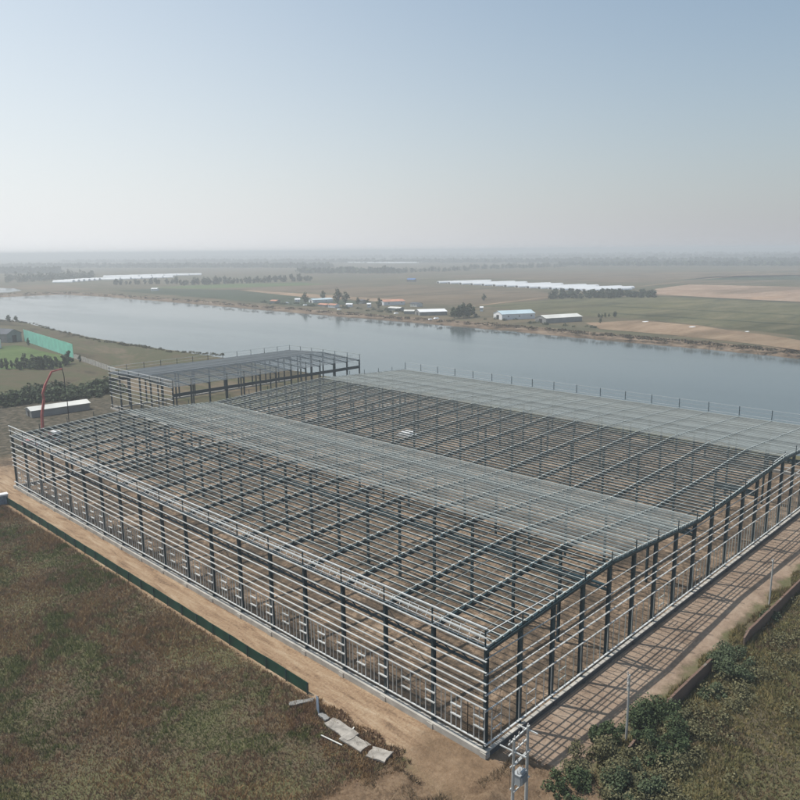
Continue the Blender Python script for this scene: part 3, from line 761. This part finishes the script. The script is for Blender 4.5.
for a, b in zip(hp_[:-1], hp_[1:]): mb.tube(a, b, .11, .11, 8)
mb.build('hose', M['shade'], pt)


def shed(name, label, pa, pb, width, h, rise, roofmat, wallmat, door=True, group=None, film=False):
    """front wall base runs between pixels pa and pb, the shed goes back from it; ridge along the front"""
    a, b = at(*pa), at(*pb); d = b - a; ln = d.length
    t = thing(name, label, 'shed' if name != 'greenhouse' else 'greenhouse', (a.x, a.y, 0), math.atan2(d.y, d.x), group)
    MB().prism([(0, 0, 0), (0, width, 0), (0, width, h), (0, width / 2, h + rise), (0, 0, h)], (0, 0, 0), (ln, 0, 0)).build('wall', wallmat, t)
    e = .35
    k = rise / (width / 2)
    for sgn in (0, 1):
        y0 = -e if sgn == 0 else width + e; zz = h - e * k + .03
        vs = [(-e, y0, zz), (ln + e, y0, zz), (ln + e, width / 2, h + rise + .03), (-e, width / 2, h + rise + .03)]
        mb = MB().add(vs + [(x, y, z + .12) for x, y, z in vs], [(0, 1, 2, 3), (7, 6, 5, 4), (0, 4, 5, 1), (1, 5, 6, 2), (2, 6, 7, 3), (3, 7, 4, 0)])
        mb.build('roof', roofmat, t)
    if door:
        MB().box((-.04, width * .35, 0), (-.003, width * .65, h * .8)).build('door', M['shade'], t)
        for q in range(max(2, int(ln / 9))):
            x = (q + random.uniform(.3, .7)) * ln / max(2, int(ln / 9)); MB().box((x - .6, -.04, h * .45), (x + .6, -.003, h * .72)).build('window', M['wallgrey'], t)
    return t
shed('site_shed', 'long low white roofed shed beside the red pump boom', (32, 418), (90, 409.5), 6.0, 2.3, .8, M['offwhite'], M['wallgrey'])
shed('farm_shed', 'white roofed shed on the far river bank', (420, 315.8), (447, 315), 17, 3.0, 1.6, M['white'], M['wallgrey'])
shed('farm_shed', 'pale blue roofed long shed on the far river bank', (502, 320), (535, 318.5), 14, 4.2, 2.2, M['blueroof'], M['white'])
shed('farm_shed', 'weathered off white long shed right of the pale blue one', (546, 323.5), (582, 321.3), 13, 3.6, 1.8, M['offwhite'], M['wallgrey'])
shed('farm_shed', 'low pale roofed building among the trees on the far bank', (313, 303), (333, 302), 10, 3, 1.2, M['blueroof'], M['white'])
shed('farm_shed', 'faded orange roofed building on the far bank', (384, 305.5), (405, 304.5), 12, 3.5, 1.6, M['orange'], M['white'])
shed('farm_shed', 'tiny white hut at the left end of the bank hamlet', (295, 302), (300, 301.9), 5, 2.6, 1.0, M['white'], M['white'])
shed('farm_shed', 'small white cabin below the trees of the bank hamlet', (346, 307), (352, 307), 5, 2.5, .8, M['white'], M['white'])
shed('farm_shed', 'small white hut beside the dark trees left of the orange roof', (367, 307.5), (370.5, 307.5), 5, 3.2, .8, M['white'], M['white'])
shed('farm_shed', 'small grey hut left of the white roofed shed', (404, 314), (414, 314), 6, 2.4, .9, M['offwhite'], M['wallgrey'])
shed('farm_shed', 'white pump hut alone in the field behind the round bank trees', (480, 311.5), (483, 311.5), 4, 3.4, .7, M['white'], M['white'])
shed('farm_shed', 'tiny white hut on the green field strip far to the left', (151, 291), (157, 291), 6, 3, 1, M['white'], M['white'])
for k, (x0, y0, x1, y1, w_, h_, rf, wl_, lab) in enumerate((
        (270, 303.2, 276, 303.4, 7, 2.4, 'orange', 'wallgrey', 'low rusty hut at the left end of the far bank hamlet'), (318, 306.6, 326, 307.2, 6, 2.2, 'orange', 'wallgrey', 'low rusty hut below the pale roofed building of the hamlet'),
        (328, 307.4, 335, 307.8, 6, 2.6, 'orange', 'white', 'small orange hut between the rusty one and the white cabin'), (357, 303.5, 362, 303.8, 7, 3, 'darkroof', 'wallgrey', 'dark little hut behind the small trees of the hamlet'),
        (388, 310.5, 399, 311.2, 7, 2.4, 'offwhite', 'wallgrey', 'low grey roofed store below the orange roofed building'), (410, 306.6, 417, 307, 8, 3, 'darkroof', 'offwhite', 'dark roofed hut right of the orange roofed building'))):
    shed('farm_shed', lab, (x0, y0), (x1, y1), w_, h_, .9, M[rf], M[wl_])
shed('farmhouse', 'dark roofed house with a white gable end near the turquoise screen', (1.5, 348), (-22, 346.5), 9, 5.0, 3.0, M['darkroof'], M['white'])
shed('farmhouse', 'low dark roofed house behind the white gabled one', (22, 341), (-10, 339), 10, 5.2, 2.5, M['darkroof'], M['wallgrey'])
for k, (px, py) in enumerate(((339, 309.5), (305, 305.3), (286, 303.2), (396, 313.5), (430, 319.5), (436, 318.6), (692, 327), (645, 321.8), (747, 331.5))):
    c = at(px, py); s = (2.2, 2.6, 3, 2.4, 2, 2.6, 3.2, 3.2, 1.8)[k]
    t = MB().add([(-s, -s * .5, 0), (s, -s * .6, 0), (s * .9, s * .6, 0), (-s * .8, s * .5, 0), (-s * .6, -s * .2, s * .35), (s * .5, -s * .25, s * .45), (s * .4, s * .2, s * .3), (-s * .5, s * .2, s * .4)],
                 [(3, 2, 1, 0), (4, 5, 6, 7), (0, 1, 5, 4), (1, 2, 6, 5), (2, 3, 7, 6), (3, 0, 4, 7)]).build('covered_heap', M['whitefilm'])
    t.location = c; t.scale = (1, 1, 1 if k < 6 else .35); tag(t, 'white sheet covered heap on the far bank', 'heap', 'white covered heaps on the far river bank')


def tunnel_proto(ln, r, h):
    t = thing('greenhouse', 'x', 'greenhouse')
    pts = [(0, r * math.cos(math.pi * k / 10), h * math.sin(math.pi * k / 10)) for k in range(11)]
    MB().prism(pts, (0, 0, 0), (ln, 0, 0)).build('cover', M['whitefilm'], t)
    MB().box((-.35, -2.6, 0), (-.02, 2.6, h * .72)).build('door', M['shade'], t)
    return t
gp = tunnel_proto(100, 5.2, 3.3); gn = 14
for k in range(gn):
    f = k / (gn - 1); o = gp if k == 0 else copy_tree(gp)
    o.location = at(438 + 146 * f, 283.2 + 8.0 * f); o.rotation_euler = (0, 0, -.35); o.scale = (1 - .25 * (k % 3 == 1), 1, 1)
    tag(o, 'long white polytunnel in the row beyond the far bank fields', 'greenhouse', 'white polytunnels in a long row')
gq = None
for r in range(3):
    for k in range(6):
        o = copy_tree(gp); c = at((54, 92, 104)[r] + k * (5.5, 11, 13)[r], 282.4 - r * 2.5 - k * .4)
        o.location = c; o.rotation_euler = (0, 0, -.6); o.scale = ((.35, .55, .75)[r], 2.6, 1.3)
        tag(o, 'broad white greenhouse in the hazy cluster far left', 'greenhouse', 'white greenhouses far left')
for k in range(5):
    o = copy_tree(gp); o.location = at(345 + k * 11, 262.8 + .1 * k); o.rotation_euler = (0, 0, -.9); o.scale = (1.3, 3, 1.4)
    tag(o, 'faint white greenhouse near the horizon', 'greenhouse', 'faint white greenhouses near the horizon')
c = at(411, 281.5); shed('farm_shed', 'small bright blue shed left of the polytunnel row', (407, 281.8), (415, 281.8), 10, 4, 1.5, plain('bright_blue_sheet', (.08, .2, .5)), M['wallgrey'])

# white stacked sheets seen through the roof
c = at(409, 436, 0); t = thing('sheet_stack', 'bright white stacked sheets on the earth under the middle of the roof', 'stack', (c.x, c.y, 0), .1)
for k in range(3): MB().box((-1.5 + k * .15, -3.5 + k * 1.2, k * .4), (1.6 - k * .1, 3.4 - k * .6, k * .4 + .38)).build('sheet_bundle', M['white'], t)
for k, (px, py, lab) in enumerate(((40, 437, 'brown'), (150, 440, ''), (620, 640, ''), (180, 462, ''))): pass

# ------------------------------------------------------------------ vegetation
def crown_mesh(name, blobs, n, size, mat, flat=.0):
    """leaf clumps scattered through the volume of overlapping blobs"""
    wts = np.array([b[3] ** 2 for b in blobs]); wts = wts / wts.sum()
    idx = rng.choice(len(blobs), n, p=wts); B = np.array([b[:3] for b in blobs]); Rr = np.array([b[3] for b in blobs]); Rz = np.array([b[4] for b in blobs])
    d = rng.normal(size=(n, 3)); d /= np.linalg.norm(d, axis=1, keepdims=True)
    rad = rng.uniform(.2, 1.08, n) ** .55 * np.where(rng.random(n) < .12, rng.uniform(1.0, 1.45, n), 1.0)
    c = B[idx] + d * rad[:, None] * np.stack([Rr[idx], Rr[idx], Rz[idx]], 1)
    c[:, 2] = np.maximum(c[:, 2], .05)
    nrm = d * .7 + rng.normal(size=(n, 3)) * .55 + np.array([0, 0, .35]); nrm /= np.linalg.norm(nrm, axis=1, keepdims=True)
    a = np.cross(nrm, rng.normal(size=(n, 3))); a /= np.linalg.norm(a, axis=1, keepdims=True); b = np.cross(nrm, a)
    s = size * rng.uniform(.55, 1.35, (n, 1)); e = rng.uniform(.45, .9, (n, 1))
    q = np.stack([c - a * s, c - b * s * e * .8 + a * s * .1, c + a * s, c + b * s * e + nrm * s * .25], 1).reshape(-1, 3)
    return np_mesh(name, q, np.arange(4 * n).reshape(n, 4), mat)


def make_tree(name, h, w, n, size, mat, trunk=.25, seed=0, poplar=False, base=.16):
    r = random.Random(seed); t = thing(name, 'x', 'tree')
    blobs = []; k = 7 if not poplar else 5
    for i in range(k):
        a = r.uniform(0, 6.28); rr = w * .5 * r.uniform(.15, .62); f = (i + .5) / k
        z = h * (base + (.9 - base) * f); taper = (1 - abs(f - .38) * 1.0)
        br = w * .5 * r.uniform(.42, .68) * max(.45, taper)
        blobs.append((rr * math.cos(a) * taper, rr * math.sin(a) * taper, z, br, br * r.uniform(.75, 1.1) * (1.5 if poplar else 1)))
    link('crown', crown_mesh('crown', blobs, n, size, mat), t)
    mb = MB().tube((0, 0, -.2), (0, 0, h * .55), trunk, trunk * .5, 7)
    for b in blobs[:4]: mb.tube((0, 0, h * .3), (b[0], b[1], b[2]), trunk * .4, trunk * .12, 5)
    mb.build('trunk', M['trunk'], t)
    return t


def scatter(protos, spots, labels, cat, group):
    used = set()
    for i, (x, y, s) in enumerate(spots):
        k = i % len(protos); p = protos[k]
        o = p if k not in used else copy_tree(p); used.add(k)
        o.location = (x, y, 0); o.rotation_euler = (0, 0, random.uniform(0, 6.28)); f = s * random.uniform(.9, 1.1); o.scale = (f, f, s * random.uniform(.85, 1.15))
        tag(o, labels, cat, group)


def px_line(p0, p1, n, j=(1, .3), s=(.7, 1.2)):
    out = []
    for k in range(n):
        f = (k + random.uniform(.1, .9)) / n; c = at(p0[0] + (p1[0] - p0[0]) * f + random.uniform(-j[0], j[0]), p0[1] + (p1[1] - p0[1]) * f + random.uniform(-j[1], j[1]))
        out.append((c.x, c.y, random.uniform(*s)))
    return out
far_protos = lambda tagname, h=10, w=11, n=190, pop=False: [make_tree('tree', h * random.uniform(.85, 1.15), w * random.uniform(.8, 1.2), n, 1.0, M['leaf_blue'], .3, 10 * i + len(tagname), pop and i % 2 == 0) for i in range(3)]
scatter(far_protos('a'), px_line((112, 285), (180, 284), 16, s=(.6, 1.3)) + px_line((180, 285.5), (312, 281), 40, s=(.8, 1.4)), 'tree in the hazy row beyond the fields left of centre', 'tree', 'trees in the hazy row left of centre')
scatter(far_protos('bb', 13, 17), px_line((5, 282), (95, 279), 34, (3, 1.0), (.9, 1.5)), 'tree in the hazy wood at the far left', 'tree', 'trees in the hazy wood far left')
scatter(far_protos('ccc', 8, 13), px_line((548, 298.5), (656, 297), 34, (2, .6), (.6, 1.0)) + px_line((555, 295), (655, 294.5), 22, (2, .8), (.6, 1.0)), 'tree in the dense grove beside the salmon brown field', 'tree', 'trees in the dense grove right of centre')
scatter(far_protos('dddd', 11, 15), px_line((400, 273), (470, 270), 24, (2, .5), (.9, 1.4)) + px_line((470, 269), (565, 267), 36, (2, .5), (.9, 1.5)), 'tree in the hazy belt behind the polytunnels', 'tree', 'trees in the hazy belt behind the polytunnels')
scatter(far_protos('eeee', 12, 10), px_line((600, 324), (602, 323), 1, s=(.3, .35)) + px_line((597, 318), (618, 317), 6, (1, .3), (.25, .4)), 'low bush beside the tan strip on the far bank', 'bush', 'low bushes beside the tan strip')
big = make_tree('tree', 17, 13, 420, .85, M['leaf_dark'], .4, 3); c = at(338, 304); big.location = (c.x, c.y, 0); tag(big, 'tallest dark tree of the bank hamlet', 'tree')
for px, py, s, lab in ((305, 304, .75, 'dark tree beside the tiny white hut of the bank hamlet'), (323, 301, .7, 'slim tree behind the pale roofed building of the hamlet'), (346, 304, .8, 'dark tree just right of the tallest hamlet tree'),
                       (379, 308.5, .62, 'round dark tree left of the orange roof'), (368, 307, .5, 'small dark tree beside the small white hut'), (358, 305, .5, 'small dark tree midway between the tallest hamlet tree and the orange roof'),
                       (484, 301.3, .5, 'lone round bush in the olive field')):
    o = copy_tree(big); c = at(px, py); o.location = (c.x, c.y, 0); o.scale = (s, s, s); o.rotation_euler = (0, 0, px); tag(o, lab, 'tree')
clump = [make_tree('tree', 11, 10, 380, .8, M['leaf_dark'], .35, 40 + i) for i in range(2)]
scatter(clump, [(lambda c: (c.x, c.y, s))(at(px, py)) for px, py, s in ((454, 318, .75), (459, 318.5, .95), (464, 318, 1.0), (469, 317.5, 1.15), (474, 317, .8), (462, 316.5, 1.0))], 'round dark tree in the clump beside the white roofed shed', 'tree', 'round trees beside the white roofed shed')

# far woods that read as one mass
def belt(lines):
    out = []
    for (x0, y0, x1, y1, n, hgt, dep) in lines:
        for k in range(n):
            c = at(x0 + (x1 - x0) * random.random(), y0 + (y1 - y0) * random.random())
            out.append((c.x, c.y, hgt * random.uniform(.5, 1.1)))
    V, Fq = [], []
    n = len(out); P = np.array(out)
    m_ = 5
    c = np.repeat(P, m_, 0); N = len(c); h = c[:, 2]
    cc = np.stack([c[:, 0] + rng.normal(size=N) * 6, c[:, 1] + rng.normal(size=N) * 6, h * rng.uniform(.15, .9, N)], 1)
    s = (h * .5 * rng.uniform(.6, 1.2, N))[:, None]; d = rng.normal(size=(N, 3)); d[:, 2] *= .5; d /= np.linalg.norm(d, axis=1, keepdims=True)
    a = np.cross(d, rng.normal(size=(N, 3))); a /= np.linalg.norm(a, axis=1, keepdims=True); b = np.cross(d, a)
    q = np.stack([cc - a * s, cc - b * s, cc + a * s, cc + b * s], 1).reshape(-1, 3); q[:, 2] = np.maximum(q[:, 2], 0)
    return np_mesh('distant_woods', q, np.arange(4 * N).reshape(N, 4), M['leaf_blue'])
tag(link('distant_woods', belt([(-60, 268, 330, 266.5, 900, 14, 0), (60, 263, 860, 262, 1400, 16, 0), (300, 273.5, 400, 272, 200, 12, 0), (560, 266, 860, 265, 500, 12, 0), (-60, 273.5, 60, 272.5, 260, 15, 0), (-60, 258.5, 860, 258, 1500, 18, 0), (-60, 256, 860, 255.6, 1300, 22, 0)])), kind='stuff', label='blue grey belts of woodland fading into haze', cat='woodland')

# shrubs near the site
def make_shrub(name, w, h, n, size, mat, seed):
    r = random.Random(seed); t = thing(name, 'x', 'bush'); blobs = []
    for i in range(22):
        a = r.uniform(0, 6.28); rr = w * .5 * math.sqrt(r.random()) * 1.1; b = w * r.uniform(.06, .19)
        zz = h * r.uniform(.12, .85) * (1 - .55 * rr / (w * .5)); blobs.append((rr * math.cos(a) * 1.15, rr * math.sin(a) * .9, zz, b, b * r.uniform(.7, 1.3)))
    link('foliage', crown_mesh('foliage', blobs, n, size, mat), t)
    mb = MB()
    for b in blobs[:6]: mb.tube((b[0] * .2, b[1] * .2, -.1), (b[0], b[1], b[2]), .06, .02, 5)
    mb.build('stem', M['trunk'], t); return t
for px, py, w_, h_, mat, n, lab in (
        (732, 668, 6.5, 3.6, 'leaf_mid', 2600, 'big grey green bush filling the gap in the brick wall'),
        (652, 738, 7.5, 4.0, 'leaf_dark', 3200, 'broad dark green bush at the foot of the slim pole with two crossarms'),
        (684, 727, 3.8, 2.2, 'leaf_olive', 1400, 'olive tufted bush at the near end of the short brick wall'),
        (668, 752, 4.5, 2.6, 'leaf_dark', 1500, 'low dark bush right below the broadest one'),
        (602, 775, 7.0, 3.6, 'leaf_olive', 2800, 'pale olive bush at the bottom right of the twin pole frame'),
        (572, 792, 4.5, 2.8, 'leaf_dark', 1500, 'dark bush nearest the twin pole frame on its right'),
        (630, 790, 5.0, 2.8, 'leaf_mid', 1700, 'mid green bush at the bottom edge below the broad dark one'),
        (606, 738, 3.2, 2.2, 'leaf_dark', 1000, 'small dark bush left of the slim pole with two crossarms'),
        (712, 695, 3.0, 1.6, 'leaf_mid', 700, 'low green bush behind the short brick wall'),
        (770, 618, 2.6, 1.5, 'leaf_mid', 500, 'small green bush at the foot of the slim plain pole')):
    c = at(px, py); t = make_shrub('bush', w_, h_, n * 3, .13, M[mat], px); t.location = (c.x, c.y, 0); tag(t, lab, 'bush')
hs = [make_shrub('hedge_bush', 8, 5, 500, .5, M['leaf_dark'], 500 + i) for i in range(3)]
spots = [(lambda c: (c.x, c.y, random.uniform(.7, 1.25)))(at(-4 + 118 * (k + random.random()) / 34, 405 - 14 * (k / 34) + random.uniform(-4, 2.5))) for k in range(34)]
scatter(hs, spots, 'dark bush in the thick belt beyond the far end of the big frame', 'bush', 'dark bushes in the belt beyond the frame')
sp_ = [make_tree('sapling', 6, 4.6, 420, .38, M['leaf_mid'], .12, 70 + i, False, .06) for i in range(2)]
scatter(sp_, [(lambda c: (c.x, c.y, s))(at(px, py)) for px, py, s in ((24, 368, 1.3), (36, 369, 1.1), (43, 369, 1.2), (48, 369, 1.2), (57, 367, .95), (69, 364, 1.25), (60, 369, .7), (12, 368, .6), (28, 345, .7), (80, 362, .6), (2, 368, .8), (7, 369, .9), (17, 368.5, 1.0), (30, 369, .9), (33, 368, 1.2), (40, 369.5, 1.0), (52, 369, 1.0), (64, 366, 1.1), (21, 370, .7), (46, 367, .9))], 'slender green sapling at the edge of the bright green plot', 'sapling', 'saplings round the bright green plot')
hm_ = [make_shrub('bush', 7, 3.6, 220, .5, M['leaf_dark'], 950 + i) for i in range(2)]
scatter(hm_, px_line((262, 302.5), (420, 313.5), 26, (2, 1.3), (.4, 1.0)) + px_line((420, 313), (600, 328), 16, (3, 1.5), (.3, .7)), 'low dark bush among the huts and heaps on the far bank', 'bush', 'low dark bushes on the far bank')
bt = [make_shrub('bank_bush', 4, 2.6, 160, .4, M['leaf_olive'], 900 + i) for i in range(3)]
sp2 = []
for k in range(70):
    f = k / 69; i = f * 6; pts = [(0, 320), (28, 322), (60, 331.5), (100, 340.5), (135, 345.5), (170, 351), (222, 354.5)]; q = min(5, int(i)); u = i - q
    c = at(pts[q][0] + (pts[q + 1][0] - pts[q][0]) * u + random.uniform(-2, 2), pts[q][1] + (pts[q + 1][1] - pts[q][1]) * u + random.uniform(.2, 1.4)); sp2.append((c.x, c.y, random.uniform(.3, .75)))
scatter(bt, sp2, 'small scrubby bush on the crest of the near river bank', 'bush', 'scrubby bushes on the near bank crest')
for px, py, s, lab in ((8, 320.5, 1.0, 'left of the two small dark trees on the near bank crest'), (15.5, 320.5, .85, 'right of the two small dark trees on the near bank crest')):
    o = copy_tree(sp_[0]); c = at(px, py); o.name = 'tree'; o.location = (c.x, c.y, 0); o.scale = (s * 1.3, s * 1.3, s * .8); tag(o, lab, 'tree'); del o['group']


# ------------------------------------------------------------------ weeds and rough earth
def tufts(name, px_poly_fn, n, box, h, w_, mat, blades=3):
    x = rng.uniform(box[0], box[1], n); y = rng.uniform(box[2], box[3], n)
    k = px_poly_fn(x, y); x, y = x[k], y[k]; n = len(x)
    cl = .5 + .5 * np.sin(x * .21 + 1.3 * np.sin(y * .17)) * np.sin(y * .26 + np.sin(x * .11) * 2)
    hh = h * (.45 + .75 * cl) * rng.uniform(.45, 1.35, n) * np.where(rng.random(n) < .04, 1.7, 1.0)
    V = []
    for b in range(blades):
        a = rng.uniform(0, 2 * np.pi, n); ca, sa = np.cos(a), np.sin(a); ww = w_ * rng.uniform(.5, 1.2, n)
        ox, oy = rng.normal(size=n) * w_ * .7, rng.normal(size=n) * w_ * .7
        lx, ly = rng.normal(size=n) * hh * .45, rng.normal(size=n) * hh * .45
        p0 = np.stack([x + ox - ca * ww, y + oy - sa * ww, np.full(n, -.03)], 1); p1 = np.stack([x + ox + ca * ww, y + oy + sa * ww, np.full(n, -.03)], 1)
        p2 = np.stack([x + ox + lx, y + oy + ly, hh * rng.uniform(.7, 1.15, n)], 1)
        V.append(np.stack([p0, p1, p2], 1))
    q = np.concatenate(V, 0).reshape(-1, 3)
    return link(name, np_mesh(name, q, np.arange(len(q)).reshape(-1, 3), mat))
left = lambda x, y: (x < -5.9 - .25 * np.abs(np.sin(y * 3))) & (y > 5 + (-8.5 - x) * .3 + np.sin(x * 1.7) * .6) & (x > -70 - y * .05) & ~((y > 124) & (x > -34))
tag(tufts('weeds', left, 270000, (-62, -5.8, -2, 132), .5, .036, M['weed_left']), kind='stuff', label='dry brown and green weeds covering the field left of the track', cat='weeds')
edge = lambda x, y: (np.abs(y + 9.6 + np.sin(x * .5) * .4) < .9 * np.abs(np.sin(x * .37 + 1))) | (y < -10.9)
tag(tufts('scrub', edge, 150000, (-3, 95, -62, -7.5), .55, .055, M['weed_right']), kind='stuff', label='olive scrub and grass beyond the brick boundary wall', cat='scrub')
def clumps(name, pts, n, size, mat, w_, h_):
    bl = [(x, y, z0 + h_ * s * .35, w_ * s * .5, h_ * s * .55) for x, y, z0, s in pts]
    me = crown_mesh(name, bl, n, size, mat); return link(name, me)
P_ = [(random.uniform(0, 80), -11.8 - 38 * random.random() ** 1.3, 0, random.uniform(.35, 1.25)) for _ in range(230)]
tag(clumps('undergrowth', P_, 26000, .15, M['leaf_olive'], 2.6, 1.5), kind='stuff', label='low olive undergrowth scattered over the scrub beyond the brick wall', cat='undergrowth')
P_ = [(random.uniform(-1, 40), -11.4 - 5.5 * random.random() ** 1.2, 0, random.uniform(.4, 1.2)) for _ in range(150)]
P_ = [p for p in P_ if not (p[0] > 20.5 and p[1] > -14.6) and (p[0] < 24 or random.random() < .5)]
tag(clumps('thicket', P_, 20000, .12, M['leaf_olive'], 2.3, 1.4), kind='stuff', label='grey green thicket along the short brick wall', cat='thicket')
P_ = []
for q in range(420):
    px = random.uniform(-5, 806); py = np.interp(px, [0, 60, 100, 200, 300, 400, 500, 600, 700, 800], [294.6, 292.8, 294.3, 301.5, 310, 318.4, 325.6, 335.0, 343.5, 353.5]) + random.uniform(-1.2, 1.5)
    c = at(px, py, -.6); P_.append((c.x, c.y, -1.2, random.uniform(.4, 1.2)))
tag(clumps('bank_scrub', P_, 9000, .6, M['bank_leaf'], 5.5, 1.7), kind='stuff', label='brown scrub along the far river bank', cat='scrub')
gl = lambda x, y: (x > -11.5 + np.sin(y) * .8) & (x < -5.9 + .9 * np.abs(np.sin(y * .6 + 1))) & (y > 6.5) & (y < 21)
tag(tufts('grass', gl, 8000, (-13, -4, 0, 22), .42, .06, M['weed_left']), kind='stuff', label='low grass and weeds round the fallen slabs beside the track', cat='grass')
# uneven earth in front of the near corner
nx, ny = 170, 190; gx = np.linspace(-24, 6, nx); gy = np.linspace(-26, 10, ny); XX, YY = np.meshgrid(gx, gy, indexing='ij')
hgt = np.zeros_like(XX)
for _ in range(420):
    cx, cyy, r_, a_ = rng.uniform(-22, 4), rng.uniform(-25, 9), .35 + 1.9 * rng.random() ** 3, rng.uniform(.1, .55); hgt += a_ * r_ * .35 * np.exp(-((XX - cx) ** 2 + (YY - cyy) ** 2) / r_ ** 2)
fade = np.clip((XX + 24) / 5, 0, 1) * np.clip((6 - XX) / 3, 0, 1) * np.clip((YY + 26) / 5, 0, 1) * np.clip(np.maximum((-1.2 - YY) / 3, (-6.6 - XX) / 2.5), 0, 1) * np.clip((10 - YY) / 4, 0, 1)
hgt = hgt * fade * 1.25 - .10 + rng.normal(size=hgt.shape) * .05 * (fade > .1)
ids = np.arange(nx * ny).reshape(nx, ny)
fq = np.stack([ids[:-1, :-1], ids[1:, :-1], ids[1:, 1:], ids[:-1, 1:]], -1).reshape(-1, 4)
mt = NT('rough_earth'); mg = mt.math('ADD', mt.math('MULTIPLY', mt.noise(.35, 7, .7, dist=.5), .6), mt.math('MULTIPLY', mt.noise(2.5, 5, .7), .4))
mt.bump(mt.noise(4, 5, .7), .7, .2); em = mt.done(mt.ramp(mg, [(.36, (.085, .055, .034)), (.48, (.165, .112, .070)), (.56, (.22, .155, .10)), (.68, (.12, .095, .055))]), .95, 0, .1)
eo = link('terrain_mound', np_mesh('terrain_mound', np.stack([XX, YY, hgt], -1).reshape(-1, 3), fq, em)); tag(eo, kind='structure')
tn = lambda x, y: (np.sin(x * 1.1 + y * .7) + np.sin(y * 1.7 - x * .4) > -.2) & ((y < -2.2) | (x < -7.5)) & (y < 9)
tag(tufts('dry_grass', tn, 42000, (-26, 2, -28, 9), .5, .045, M['weed_tan']), kind='stuff', label='tan dry grass on the rough earth before the near corner', cat='grass')
